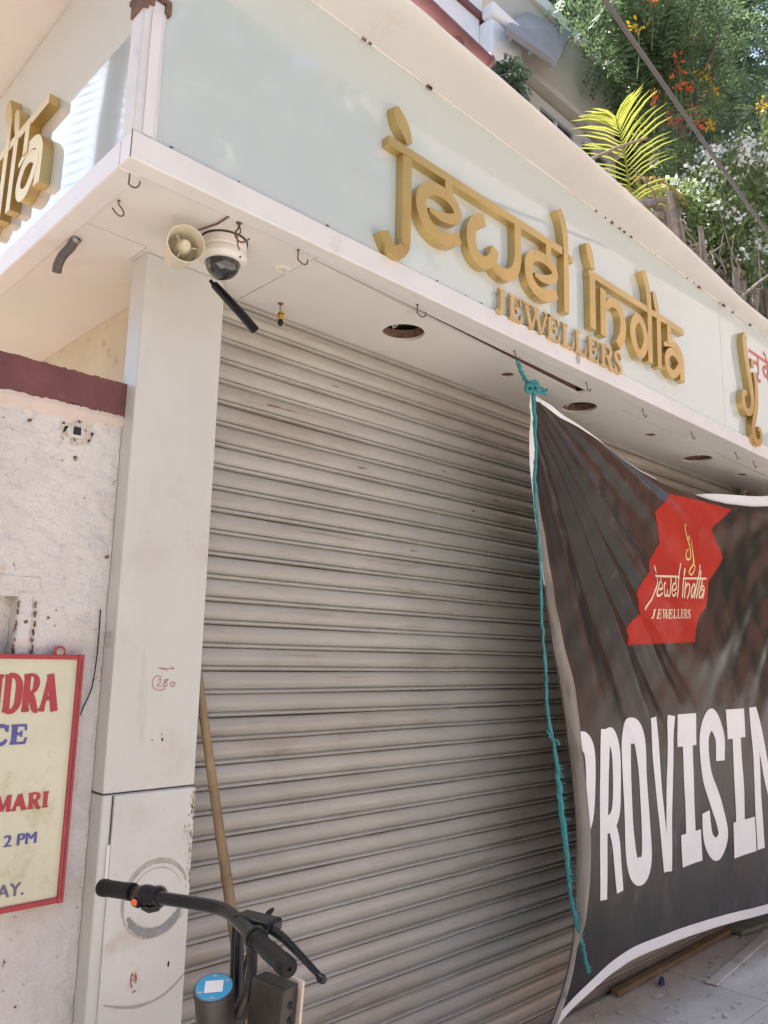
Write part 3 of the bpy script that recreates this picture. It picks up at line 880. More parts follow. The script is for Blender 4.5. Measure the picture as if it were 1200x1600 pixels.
# =================================================================== HOOKS
def hook_mesh(kind):
    mb = MB()
    if kind == 0:   # closed J
        pts = [(0, 0, 0), (0, 0, -.028), (-.002, -.002, -.036), (.0, -.012, -.046), (.004, -.02, -.050), (.010, -.026, -.046), (.013, -.028, -.036), (.013, -.028, -.030)]
    elif kind == 1:  # wide open hook
        pts = [(0, 0, 0), (.0, 0, -.012), (.006, -.004, -.022), (.014, -.006, -.034), (.012, -.008, -.046), (0, -.010, -.052), (-.012, -.010, -.046), (-.02, -.008, -.036)]
    else:            # S shaped
        pts = [(0, 0, 0), (-.002, 0, -.006), (.004, -.002, -.014), (.006, -.004, -.024), (-.002, -.006, -.034), (.002, -.010, -.042), (.010, -.013, -.043), (.015, -.014, -.034), (.013, -.014, -.027)]
    mb.tube([tuple(p) for p in crom(pts, 4)], .0022, 7)
    mb.lathe([(.005, .001), (.005, -.003), (.002, -.005)], (0, 0, 0), (0, 0, 1), 10)
    return mb


hooks = [(0.827, 1.858, 0, 0.2, "small iron hook under the corner where the two fascia rails meet"),
         (0.868, 2.005, 1, 0.0, "wide open iron hook on the soffit of the side return"),
         (1.389, 1.858, 0, .6, "iron hook above the small round ceiling lamp"),
         (1.928, 1.858, 0, .4, "iron hook above the first big round soffit hole"),
         (2.515, 1.868, 2, .1, "iron hook that holds the teal twine of the banner"),
         (3.041, 1.860, 2, .1, "iron hook beside the end of the open soffit slot"),
         (3.569, 1.868, 2, .2, "iron hook between the second and third big soffit holes"),
         (4.108, 1.870, 2, .1, "iron hook just before the third big soffit hole"),
         (4.690, 1.872, 2, .0, "iron hook past the third big soffit hole, below the gold emblem"),
         (4.975, 1.880, 2, .3, "last iron hook at the right edge of the soffit")]
hm = {k: hook_mesh(k).mesh("hook") for k in (0, 1, 2)}
for me in hm.values():
    me.materials.append(M_hook)
    me.polygons.foreach_set('use_smooth', [True] * len(me.polygons))
for (x, y, k, rz, lab) in hooks:
    o = bpy.data.objects.new("ceiling_hook", hm[k])
    COL.objects.link(o)
    o.location = (x, y, ZS + .001)
    o.rotation_euler = (0, 0, rz)
    tag(o, lab, "hook", "iron hooks along the soffit")
# double hook with twisted wire next to the dome camera
mb = MB()
mb.tube(crom([(0, 0, 0), (-.002, 0, -.02), (-.012, -.006, -.034), (-.016, -.008, -.05), (-.004, -.012, -.066), (.012, -.014, -.062), (.03, -.012, -.045)], 5), .0028, 7)
mb.tube(crom([(0, 0, -.005), (.004, -.004, -.03), (-.008, -.008, -.05), (-.004, -.004, -.07), (.004, -.004, -.088)], 5), .0022, 7)
mb.lathe([(.009, .001), (.009, -.003), (.002, -.006)], (0, 0, 0), (0, 0, 1), 10)
o = mb.build("ceiling_hook", M_hook)
o.location = (1.170, 1.858, ZS)
tag(o, "rusty hook twisted with wire right above the dome camera", "hook", "iron hooks along the soffit")
# dark wire running over the soffit to the horn
mb = MB().tube([(1.128, 1.845, ZS - .003), (1.124, 1.9, ZS - .006), (1.105, 1.96, ZS - .008), (1.08, 1.98, ZS - .02)], .003, 7)
tag(mb.build("speaker_wire", M_hook), "short dark wire on the soffit leading to the horn speaker", "wire")

# =================================================================== HORN, CAMERA, SMALL CEILING ITEMS
RM = Matrix(R)
hax = (RM @ Vector((.45, .02, .88))).normalized()
hc = Vector((1.034, 1.912, 2.745))
horn = thing("horn_speaker", "cream reentrant horn loudspeaker at the top of the pillar", "loudspeaker", hc)
HS = 1.02
mb = MB().lathe([(r_ * HS, h_ * HS) for r_, h_ in ((.032, -.115), (.040, -.112), (.042, -.075), (.0445, -.07), (.0475, -.03), (.051, -.006), (.053, 0), (.0505, 0), (.048, -.008), (.043, -.045), (.036, -.075), (.020, -.088), (0, -.088))], hc, hax, 36)
mb.lathe([(.032 * HS, -.115 * HS), (0, -.115 * HS)], hc, hax, 36)
mb.build("horn_bell", M_horn, horn)
mb = MB().lathe([(.026, -.09), (.021, -.03), (.019, -.02), (.0135, -.006), (.009, -.003), (.005, -.0045), (0, -.004)], hc, hax, 24)
mb.build("horn_cone", M_horn, horn)
mb = MB()
u = hax.orthogonal().normalized()
for k in range(3):
    d = Matrix.Rotation(2.1 * k + .4, 3, hax) @ u
    mb.obox(hc - hax * .04 + d * .025, d * .012, hax * .008, hax.cross(d) * .0015)
mb.build("cone_rib", M_horn, horn)
pb = hc - hax * .10
mb = MB().obox((pb.x, pb.y + .012, (pb.z + ZS) / 2 + .01), (.012, 0, 0), (0, .003, 0), (0, 0, (ZS - pb.z) / 2 - .01))
mb.build("mounting_bracket", M_rust, horn)

dc = Vector((1.200, 1.985, ZS))
domec = thing("dome_camera", "white security dome camera with smoked bubble on the soffit", "security camera", dc)
mb = MB().lathe([(.0, -.001), (.066, -.001), (.070, -.006), (.071, -.032), (.068, -.036), (.071, -.040), (.0745, -.048), (.0735, -.060), (.063, -.072), (.054, -.074), (.052, -.070)], dc, (0, 0, 1), 40)
mb.build("housing", M_camw, domec)
mb = MB().lathe([(.0735, -.0005), (.0735, -.004), (.066, -.005)], dc, (0, 0, 1), 40)
mb.build("gasket", M_seam, domec)
mb = MB().lathe([(.0525, -.0705)] + [(.0525 * math.cos(a), -.0735 - .048 * math.sin(a)) for a in [i * math.pi / 20 for i in range(11)]], dc, (0, 0, 1), 36)
mb.build("smoked_dome", M_domeg, domec)
mb = MB()
for a in (.8, 2.9, 5.0):
    p = dc + Vector((.068 * math.cos(a), .068 * math.sin(a), -.0665))
    mb.lathe([(.004, 0), (.003, .003), (0, .003)], p, (math.cos(a) * .5, math.sin(a) * .5, -.8), 10)
mb.build("screw", M_rust, domec)
mb = MB().tube([(1.222, 2.06, 2.735), (1.245, 2.02, 2.685), (1.272, 1.965, 2.618), (1.296, 1.935, 2.573)], [.013, .014, .0145, .014], 12)
mb.tube([(1.205, 2.06, 2.745), (1.232, 2.048, 2.712)], .006, 8)
tag(mb.build("black_cable_stub", M_black), "thick black cable stub hanging beside the dome camera", "cable")

bulb = thing("indicator_bulb", "tiny yellow and black bulb hanging on a wire before the shutter", "bulb", (1.585, 2.21, ZS))
mb = MB().tube([(1.585, 2.21, ZS), (1.583, 2.21, ZS - .02), (1.586, 2.208, ZS - .035)], .0018, 6)
mb.lathe([(.011, 0), (.008, -.004), (0, -.005)], (1.585, 2.21, ZS), (0, 0, 1), 12)
mb.build("wire", M_hook, bulb)
MB().box(1.577, 1.595, 2.20, 2.216, ZS - .062, ZS - .033).build("yellow_socket", M_yelfl, bulb, bevel=.002)
mb = MB().box(1.577, 1.595, 2.2005, 2.2155, ZS - .044, ZS - .0405).lathe([(.007, 0), (.010, -.008), (.009, -.018), (.004, -.024), (0, -.025)], (1.586, 2.208, ZS - .062), (0, 0, 1), 12)
mb.v = [(v[0] * 1.0, v[1] - .001 if i < 8 else v[1], v[2]) for i, v in enumerate(mb.v)]
mb.build("black_cap", M_black, bulb)

spot = thing("ceiling_lamp", "small round cream recessed ceiling lamp near the dome camera", "lamp", (1.431, 2.0, ZS))
MB().lathe([(.013, .012), (.013, -.001), (.015, -.004), (.027, -.003), (.029, 0), (.027, .0005)], (1.431, 2.0, ZS - .0005), (0, 0, 1), 28).build("trim_ring", M_soffit, spot)
MB().lathe([(.0125, .004), (.010, -.001), (.005, -.003), (0, -.003)], (1.431, 2.0, ZS), (0, 0, 1), 20).build("lens", M_horn, spot)

pp = thing("pipe_stub", "short bent grey pipe end poking from the side soffit", "pipe", (.855, 2.33, ZS))
mb = MB()
path = crom([(.870, 2.30, ZS - .005), (.862, 2.315, ZS - .030), (.852, 2.34, ZS - .050), (.846, 2.355, ZS - .078), (.846, 2.36, ZS - .10)], 4)
mb.tube(path, .0145, 14)
mb.build("elbow", M_pipe, pp)
MB().tube([(.874, 2.292, ZS + .0), (.869, 2.302, ZS - .008)], .0155, 14).build("collar", M_guide, pp)
MB().lathe([(.0115, .0), (0, .0004)], (.8745, 2.2905, ZS - .0005), (.4, -.7, .5), 14).build("bore", M_dark, pp)

# tape scrap on the side wall
mb = MB().box(1.2125, 1.2145, 2.55, 2.62, 2.40, 2.47)
tag(mb.build("tape_scrap", M_plank), "brown tape scrap on the side wall above the maroon coping", "tape")

# =================================================================== COMPOUND WALL
wall = thing("compound_wall", "rough whitewashed wall with a maroon coping left of the pillar", "wall", (0, 2.28, 0))
YW = 2.283
mb = MB()
nx, nz = 160, 260
wx0, wx1 = -4.5, PX0 - .0015
ZT = 2.288
hole = (0.42, .826, 1.28, 1.745)
base = len(mb.v)
RN = np.random.default_rng(3)
amp = RN.normal(0, 1, (nz + 1, nx + 1))
for _ in range(2):
    amp = (amp + np.roll(amp, 1, 0) + np.roll(amp, -1, 0) + np.roll(amp, 1, 1) + np.roll(amp, -1, 1)) / 5
xs_ = np.concatenate([np.linspace(wx0, .3, 40), np.linspace(.3, wx1, nx - 39)[0:]])[:nx + 1]
for j in range(nz + 1):
    z = ZT * j / nz
    for i in range(nx + 1):
        mb.v.append((float(xs_[i]), YW + float(amp[j, i]) * .0045, z))
for j in range(nz):
    for i in range(nx):
        xc, zc = (xs_[i] + xs_[i + 1]) / 2, ZT * (j + .5) / nz
        if hole[0] < xc < hole[1] and hole[2] < zc < hole[3]:
            continue
        a = base + j * (nx + 1) + i
        mb.f.append((a, a + 1, a + nx + 2, a + nx + 1))
mb.build("wall_face", M_wall, wall)
box("wall_core", M_wall, wall, wx0, wx1, YW + .05, YW + .23, 0, ZT, 0)
# coping with ragged lower paint edge
mb = MB()
n = 190
xsn = [wx0 + (wx1 + .006 - wx0) * (1 - (1 - i / n) ** 2.2) for i in range(n + 1)]
low = [2.312 + .004 * math.sin(x * 9) + random.uniform(-.005, .005) for x in xsn]
top = [2.418 + random.uniform(-.0025, .0025) for _ in xsn]
mb.strip([(x, YW - .012, z) for x, z in zip(xsn, low)], [(x, YW - .012, z) for x, z in zip(xsn, top)])
mb.strip([(x, YW - .012, z) for x, z in zip(xsn, top)], [(x, YW + .25, z + .004) for x, z in zip(xsn, top)])
mb.strip([(x, YW - .012, z) for x, z in zip(xsn, low)], [(x, YW + .02, z) for x, z in zip(xsn, low)])
mb.quad((xsn[-1], YW - .012, low[-1]), (xsn[-1], YW + .25, low[-1]), (xsn[-1], YW + .25, top[-1]), (xsn[-1], YW - .012, top[-1]))
mb.build("coping", M_maroon, wall)
mb = MB()
n = 80
xsn = [wx0 + (wx1 - wx0) * (1 - (1 - i / n) ** 2.2) for i in range(n + 1)]
rows = []
for (dy, z0, jit) in ((-.010, 2.316, .002), (-.013, 2.300, .002), (-.009, 2.284, .003), (.004, 2.268, .007)):
    rows.append([(x, YW + dy, z0 + random.uniform(-jit, jit)) for x in xsn])
for a, b in zip(rows, rows[1:]):
    mb.strip(a, b)
mb.build("plaster_lip", M_plast, wall)
# plastered niche at the left edge
ni = MB()
hx0, hx1, hz0, hz1 = hole
ni.box(hx0 - .05, hx1 + .002, YW + .052, YW + .06, hz0 - .05, hz1 + .04)
nio = ni.build("niche_back", M_niche, wall, smooth=False)
mb = MB()
mb.box(hx1 - .022, hx1 + .022, YW - .003, YW + .05, hz0 - .03, hz1 + .012)
mb.build("niche_jamb", M_wall, wall, bevel=.006)
mb = MB().box(hx0 - .05, hx1 + .036, YW - .0035, YW + .05, hz1 + .0125, hz1 + .055)
mb.build("niche_lintel", M_wall, wall, bevel=.004)
mb = MB()
for k in range(60):
    z = hz0 + (hz1 - hz0) * random.random()
    for x in (hx1 - .023, hx1 + .026):
        if random.random() < .75:
            s = random.uniform(.001, .0035)
            mb.obox((x + random.uniform(-.003, .003), YW - .0065, z), (s * .6, 0, s * .3), (0, .002, 0), (-s * .5, 0, s * 2.2))
mb.build("crumbling_crack", M_rust, wall)['kind'] = 'stuff'
mb = MB()
for k in range(26):
    x, z = random.uniform(.55, 1.05), random.uniform(.3, 2.26)
    s = random.uniform(.0015, .005)
    mb.obox((x, YW - .0005, z), (s, 0, s * .4), (0, .0035, 0), (-s * .3, 0, s * .8))
mb.build("wall_pits", M_rust, wall)['kind'] = 'stuff'
sb = thing("socket_box", "small square box hole set in crumbling plaster under the coping", "socket", (.922, YW, 2.236))
mb = MB().box(.903, .941, YW - .007, YW + .004, 2.217, 2.256)
mb.build("plate", M_wall, sb, bevel=.006)
mb = MB()
for k in range(60):
    a, r = random.random() * 6.28, random.uniform(.026, .05)
    s = random.uniform(.0015, .005)
    mb.obox((.918 + r * math.cos(a) * 1.1, YW - .001, 2.236 + r * math.sin(a) * .8), (s, 0, s * .4), (0, .003, 0), (-s * .3, 0, s))
mb.build("crumbled_plaster", M_plast, sb)['kind'] = 'stuff'
MB().box(.910, .932, YW - .0095, YW - .007, 2.226, 2.25).build("opening", M_dark, sb)
mb = MB().tube(crom([(1.040, YW - .005, 1.72), (1.038, YW - .012, 1.60), (1.03, YW - .014, 1.50), (1.012, YW - .012, 1.445), (1.0, YW - .02, 1.42)], 5), .0019, 6)
tag(mb.build("wall_wire", M_black), "thin black wire curling off the wall beside the pillar", "wire")

# sign board
sg = thing("sign_board", "cream sign board with a red frame hung on the whitewashed wall", "sign", (0.6, YW - .03, .93))
SX, SZ0, SZ1 = .992, .930, 1.587
sy = YW - .026
sk = lambda x, z: x + (z - 1.26) * -.012
mb = MB()
mb.box(-.35, SX - .012, sy, sy + .008, SZ0 + .01, SZ1 - .01)
mb.build("panel", M_signb, sg)
mb = MB().box(-.35, SX - .0175, sy - .008, sy + .012, SZ1 - .013, SZ1)
mb.build("frame", M_signr, sg, bevel=.002)
mb = MB().box(-.35, SX - .0175, sy - .008, sy + .012, SZ0, SZ0 + .014)
mb.build("frame", M_signr, sg, bevel=.002)
mb = MB().box(SX - .017, SX, sy - .009, sy + .012, SZ0 - .001, SZ1 + .001)
mb.build("frame", M_signr, sg, bevel=.002)
mb = MB().box(SX - .010, SX - .0075, sy - .0105, sy - .009, SZ0 + .01, SZ1 - .012)
mb.build("frame_groove", M_maroon, sg)
mb = MB().lathe([(.017, 0), (.017, .004), (0, .0042)], (.922, sy + .002, SZ1 + .008), (0, -1, 0), 20)
mb.build("hanger_tab", M_signr, sg)
mb = MB().lathe([(.0105, .004), (.0105, .0065), (.005, .0075), (.005, .006), (0, .006)], (.922, sy + .002, SZ1 + .008), (0, -1, 0), 16)
mb.build("washer", M_guide, sg)
mapS = lambda x, z, o: (x, sy - .0012 - o, z)


def sign_word(word, xr, z0, h, adv, wd, m, T, s):
    mb = MB()
    x = xr
    for ch in reversed(word):
        x -= adv.get(ch, 1.0) * wd
        flat_strokes(mb, serif(ch, T, T * .5, s), mapS, 0, .01, 1, xf=lambda p: (x + p[0] * wd, z0 + p[1] * h), wscale=(h + wd) / 2 if h < .06 else wd * 1.1)
    return mb.build("lettering", m, sg)


sign_word("NDRA", .929, 1.431, .105, {'N': .96, 'D': .88, 'R': .90, 'A': .90}, .055, M_signr, .29, .15)
sign_word("CE", .856, 1.350, .052, {'C': .86, 'E': .84}, .056, M_signbl, .28, .12)
sign_word("UMARI", .932, 1.180, .042, {'U': .9, 'M': 1.02, 'A': .94, 'R': .92, 'I': .5}, .042, M_signr, .28, .12)
for (txt, xr, z0, size, m) in (("2 PM", .905, 1.092, .042, M_signbl), ("AY.", .885, .967, .047, M_signg)):
    bmt = bmesh.new()
    for kk, dx in enumerate((-.0014, -.0007, 0.0, .0007, .0014)):
        me = text_mesh(txt, size, 0.0)
        xmax = max(v.co.x for v in me.vertices)
        me.transform(Matrix(((1, 0, 0, xr - xmax + dx), (0, 0, -1, sy - .0012 - kk * .0002), (0, 1, 0, z0), (0, 0, 0, 1))))
        me.transform(Matrix.Translation(-ORG[sg.name]))
        bmt.from_mesh(me)
    me = bpy.data.meshes.new("lettering")
    bmt.to_mesh(me)
    bmt.free()
    link_mesh("lettering", me, m, sg)

# =================================================================== BAMBOO
bam = thing("bamboo_pole", "brown bamboo pole leaning against the shutter beside the pillar", "pole", (1.55, 2.02, 0))
b0, b1 = Vector((1.575, 2.03, 0.0)), Vector((1.374, 2.262, 1.56))
N_ = 30
pts, rad = [], []
for i in range(N_ + 1):
    t = i / N_
    p = b0.lerp(b1, t) + Vector((math.sin(t * 5) * .008, 0, 0))
    pts.append(p)
    rad.append(.0215 - .009 * t)
MB().tube(pts, rad, 14).build("culm", M_bamboo, bam)
mb = MB()
for t in (.12, .30, .47, .63, .79, .93):
    i = int(t * N_)
    d = (pts[i + 1] - pts[i]).normalized()
    mb.lathe([(rad[i] * .98, -.006), (rad[i] * 1.16, -.001), (rad[i] * 1.12, .002), (rad[i] * .98, .006)], pts[i], d, 14)
mb.build("node_ring", M_bamboo, bam)

# =================================================================== BANNER
KN = (2.60, 2.80)


def fold(x, z):
    dx, dz = x - KN[0], KN[1] - z
    r = math.hypot(dx, dz) + 1e-6
    ph = math.atan2(dx, max(dz, 1e-6))
    a = min(r, 1.15) * max(0.0, 1.0 - max(0, r - .75) / 1.35) ** 1.1
    lam = ph * 31 + 1.9 * math.sin(ph * 8 + .7)
    w = math.asin(.90 * math.sin(lam)) / 1.12 + .18 * math.sin(lam * 2.7 + 1.1 + 3 * ph)
    y = .0235 * a * w
    dx2, dz2 = 6.5 - x, 3.0 - z
    r2 = math.hypot(dx2, dz2)
    ph2 = math.atan2(dz2, dx2)
    y += .0080 * (.25 + .75 * max(0, min(1, (z - 1.3) / .5))) * min(1, max(0, (x - 3.4) / 1.2)) * math.sin(ph2 * 44 + .8 * math.sin(7 * ph2)) * max(0, min(1, (2.8 - r2 * .35)))
    q = .35 + .65 * max(0, min(1, (z - 1.25) / .4))
    y += .010 * math.sin(x * 3.1 + z * 2.3) + q * (.004 * math.sin(x * 7.3 - z * 5.1 + 1) + .0018 * math.sin(x * 19 + z * 13) + .0012 * math.sin(x * 31 - z * 27 + 2))
    # sag crescents across the middle of the red print
    y += .004 * math.sin((z - .35 * (x - 4.0) ** 2) * 22) * math.exp(-((x - 3.95) / .6) ** 2 - ((z - 1.95) / .5) ** 2)
    # roll along the top edge
    return 1.9 + y


Tc = [(2.690, 2.708), (2.760, 2.706), (2.838, 2.690), (2.911, 2.668), (3.065, 2.632), (3.227, 2.592), (3.400, 2.566), (3.585, 2.545), (3.918, 2.505), (4.296, 2.508), (4.722, 2.535), (5.225, 2.600), (5.9, 2.74), (6.4, 2.86)]
Bc = [(2.70, .205), (2.804, .247), (2.92, .285), (3.06, .318), (3.20, .343), (3.369, .356), (3.692, .341), (4.108, .314), (4.832, .253), (5.6, .21), (6.4, .22)]
Lc = [(2.688, 2.706), (2.690, 2.60), (2.693, 2.475), (2.721, 2.206), (2.770, 1.944), (2.822, 1.684), (2.876, 1.464), (2.921, 1.169), (2.935, .919), (2.924, .751), (2.898, .542), (2.834, .373), (2.70, .205)]


def resample(pts, n):
    C = crom(pts, 10)
    d = [0]
    for a, b in zip(C, C[1:]):
        d.append(d[-1] + float(np.hypot(*(b - a))))
    d = np.array(d)
    C = np.array(C)
    t = np.linspace(0, d[-1], n)
    return np.stack([np.interp(t, d, C[:, 0]), np.interp(t, d, C[:, 1])], 1)


NU, NV = 400, 230
T_, B_, L_ = resample(Tc, NU), resample(Bc, NU), resample(Lc, NV)
Rr = np.stack([np.full(NV, 6.4), np.linspace(2.86, .22, NV)], 1)
u = np.linspace(0, 1, NU)[None, :, None]
v = np.linspace(0, 1, NV)[:, None, None]
G = (1 - v) * T_[None] + v * B_[None] + (1 - u) * L_[:, None] + u * Rr[:, None] - ((1 - u) * (1 - v) * T_[0] + u * (1 - v) * T_[-1] + (1 - u) * v * B_[0] + u * v * B_[-1])
ban = thing("banner", "black vinyl banner with a red ribbon print reading PROVISIN tied before the shutter", "banner", (4.3, 1.9, .2))
mb = MB()
for j in range(NV):
    for i in range(NU):
        x, z = float(G[j, i, 0]), float(G[j, i, 1])
        mb.v.append((x, fold(x, z), z))
for j in range(NV - 1):
    for i in range(NU - 1):
        a = j * NU + i
        mb.f.append((a, a + NU, a + NU + 1, a + 1))
mb.build("sheet", M_vinyl, ban, angle=180)
rv = MB()
rv.v = [(p[0], p[1] + .003, p[2]) for p in mb.v]
rv.f = [tuple(reversed(q)) for q in mb.f]
rv.build("reverse_side", M_vback, ban, angle=180)
mapB = lambda x, z, o: (x, fold(x, z) - .0014 - o * .6, z)
# white border along the bottom, the knot corner and the left edge
mb = MB()
Bl = resample(Bc, 160)
mb2rows = []
for k in range(5):
    w = [.046 * (.6 + .4 * min(1, (p[0] - 2.7) / .5)) * k / 4 for p in Bl]
    mb2rows.append([mapB(p[0], p[1] + ww, 0) for p, ww in zip(Bl, w)])
for a, b in zip(mb2rows, mb2rows[1:]):
    mb.strip(a, b)
mb.build("border", M_vinylw, ban, angle=180)
mb = MB()
Tl = [p for p in resample(Tc, 200) if p[0] < 3.75]
rows = []
for k in range(3):
    rows.append([mapB(p[0], p[1] + .004 - (.025 * max(.12, 1 - (p[0] - 2.69) / .62) if p[0] > 2.72 else .02) * k / 2, 0) for p in Tl])
for a, b in zip(rows, rows[1:]):
    mb.strip(a, b)
Ll = [p for p in resample(Lc, 200) if p[1] > 1.9]
rows = []
for k in range(3):
    rows.append([mapB(p[0] - .012 + (.012 + .020 * max(0, min(1, (p[1] - 2.0) / .4))) * k / 2, p[1], .0008) for p in Ll])
for a, b in zip(rows, rows[1:]):
    mb.strip(a, b)
mb.build("border", M_vinylw, ban, angle=180)
# white turned-over hem at the upper right
mb = MB()
hem = [(4.16, 2.506), (4.40, 2.552), (4.72, 2.596), (5.0, 2.632), (5.25, 2.672), (5.8, 2.78), (6.4, 2.92)]
hm_ = resample(hem, 50)
lo_ = [(x, 2.485 + .055 * ((x - 4.2) / 1.0) + .02 * max(0, x - 5.2)) for x in hm_[:, 0]]
mb.strip([(p[0], 1.915, p[1]) for p in hm_], [(p[0], 1.918, q[1]) for p, q in zip(hm_, lo_)])
mb.build("hem_fold", M_vinylw, ban, angle=180)
# left flap curling forward, showing the grey reverse
mb = MB()
Lf_ = [p for p in resample(Lc, 240) if .21 < p[1] < 2.30]
rows = []
for k in range(7):
    t = k / 6
    row = []
    for p in Lf_:
        z = p[1]
        wdt = np.interp(z, [.2, .35, .5, .6, .75, .95, 1.2, 1.5, 1.8, 2.1, 2.3], [.45, .4, .35, .75, .95, .95, .85, 1.0, .62, .4, .2])
        row.append((p[0] - .03 * wdt * t - .010 * math.sin(math.pi * t) * wdt, fold(p[0], z) - .004 - .082 * wdt * t + .004 * math.sin(t * 14 + z * 2) * t, z))
    rows.append(row)
for a, b in zip(rows, rows[1:]):
    mb.strip(a, b)
mb.build("turned_edge", M_vback, ban, angle=180)
# red ribbon
lef = [(3.875, 2.467), (3.672, 2.339), (3.751, 2.196), (3.542, 1.98), (3.522, 1.845), (3.445, 1.783), (3.40, 1.678)]
rig = [(4.679, 2.501), (4.408, 2.354), (4.476, 2.19), (4.265, 2.038), (4.237, 1.901), (4.17, 1.859), (4.075, 1.711)]
mb = MB()
for i in range(6):
    rows = []
    for k in range(19):
        t = k / 18
        a = np.array(lef[i]) * (1 - t) + np.array(lef[i + 1]) * t
        b = np.array(rig[i]) * (1 - t) + np.array(rig[i + 1]) * t
        rows.append([mapB(*(a * (1 - q / 45) + b * q / 45), 0) for q in range(46)])
    for a, b in zip(rows, rows[1:]):
        mb.strip(a, b)
mb.build("red_ribbon_print", M_vinylred, ban, angle=180)
# emblem print
mb = MB()
w1 = .011
ems = [([(4.018, 2.322), (3.995, 2.312), (4.006, 2.275), (4.030, 2.235), (4.058, 2.19), (4.062, 2.150), (4.036, 2.138), (4.012, 2.152), (4.012, 2.180), (4.036, 2.19)], [.006, .009, .011, .014, .013, .011, .010, .009, .008, .006], c, s_),
       ([(4.072, 2.245), (4.084, 2.195), (4.096, 2.15), (4.098, 2.122), (4.072, 2.095), (4.058, 2.072), (4.078, 2.062), (4.104, 2.085), (4.112, 2.113), (4.085, 2.112)], [.006, .010, .014, .013, .011, .010, .010, .008, .007, .006], c, s_),
       ([(4.040, 2.262), (4.050, 2.244)], .018, s_, s_)]
flat_strokes(mb, ems, mapB, .003, .012, 1)
mb.build("emblem_print", M_goldp, ban, angle=180)
# slanted logo print
mb = MB()
for nm, st in logo.items():
    if nm == 'j':
        st = [([(1.774, 3.312), (1.772, 3.10), (1.768, 2.96), (1.755, 2.915), (1.735, 2.915)], [.03] * 5, c, s_)]

    def xf(p):
        sx, sz = (p[0] - 1.65) / 2.2, p[1] - 3.055
        X = 3.600 + sx * .60 + sz * .18
        Z = 1.908 + sx * .045 + sz * .40
        return (X, Z)
    flat_strokes(mb, [(pts, [.0105] * len(pts) if nm.strip() not in ('dot',) else [.008, .014, .012, .008], cu, cl) for pts, wd, cu, cl in st], mapB, .003, .015, 1, xf=xf)
mb.build("logo_print", M_creamp, ban, angle=180)
mb = MB()
x = 3.655
for ch, wd in zip("JEWELLERS", (.036, .043, .062, .043, .043, .043, .043, .048, .042)):
    flat_strokes(mb, serif(ch, .2, .09, .08), mapB, .003, .012, 1, xf=lambda p: (x + p[0] * wd * 1.12, 1.812 + (x - 3.655) * .055 + p[1] * .046), wscale=.045)
    x += wd * 1.02
mb.build("lettering_print", M_creamp, ban, angle=180)
# large word
rect = lambda x0, x1, z0, z1: ([((x0 + x1) / 2, z1), ((x0 + x1) / 2, z0)], x1 - x0, s_, s_)
prov = {
    'P': [([(2.985, 1.27), (3.02, 1.268), (3.055, 1.225), (3.058, 1.12), (3.04, .99), (3.005, .93), (2.985, .92)], [.075, .08, .078, .07, .07, .07, .06], c, s_)],
    'R': [([(3.180, 1.312), (3.123, .630)], [.075, .054], s_, s_), ([(3.175, 1.275), (3.230, 1.275), (3.266, 1.215), (3.268, 1.10), (3.252, .975), (3.210, .925), (3.150, .92)], [.075, .08, .078, .072, .072, .075, .07], c, s_), ([(3.205, .935), (3.240, .84), (3.250, .740), (3.258, .638)], [.06, .064, .060, .054], c, s_)],
    'O': [([(3.440, 1.292), (3.372, 1.24), (3.364, .99), (3.372, .745), (3.440, .692), (3.510, .745), (3.517, .99), (3.510, 1.24)], [.118, .095, .074, .095, .118, .095, .074, .095], c, True)],
    'V': [([(3.634, 1.345), (3.698, .650)], [.060, .060], s_, s_), ([(3.815, 1.348), (3.720, .645)], [.062, .058], s_, s_)],
    'I': [rect(3.870, 4.062, 1.195, 1.352), rect(3.921, 4.022, .78, 1.2), rect(3.866, 4.084, .638, .785)],
    'S': [([(4.322, 1.10), (4.320, 1.23), (4.240, 1.315), (4.160, 1.255), (4.146, 1.14), (4.175, 1.02), (4.250, .91), (4.312, .79), (4.318, .715), (4.245, .668), (4.165, .725), (4.146, .86)], [.10, .10, .112, .10, .098, .10, .11, .10, .10, .112, .10, .085], c, s_)],
    'I ': [rect(4.410, 4.640, 1.205, 1.360), rect(4.475, 4.580, .76, 1.21), rect(4.440, 4.715, .595, .775)],
    'N': [([(4.762, 1.362), (4.775, .598)], .09, s_, s_), ([(4.775, 1.350), (5.06, .60)], .10, s_, s_), ([(5.09, 1.37), (5.09, .585)], .09, s_, s_)],
}
for ch, st in prov.items():
    mb = MB()
    flat_strokes(mb, st, mapB, .0005, .018, 5)
    mb.build("printed_letter", M_vinylw, ban, angle=180)

# teal twine
tw = thing("teal_twine", "frayed teal plastic twine tying the banner corner and hanging down its edge", "rope", (2.62, 1.86, 2.75))
mb = MB()


def twine(path, rad, seed):
    rr = random.Random(seed)
    C = crom(path, 8)
    pts = [Vector(p) + Vector((rr.uniform(-1, 1), rr.uniform(-1, 1), 0)) * .0036 for p in C]
    if isinstance(rad, list):
        ix = np.linspace(0, 1, len(rad))
        rd = [.84 * float(np.interp(i / (len(pts) - 1), ix, rad)) * rr.uniform(.85, 1.15) for i in range(len(pts))]
    else:
        rd = [rad * rr.uniform(.85, 1.2) for _ in pts]
    mb.tube(pts, rd, 7)


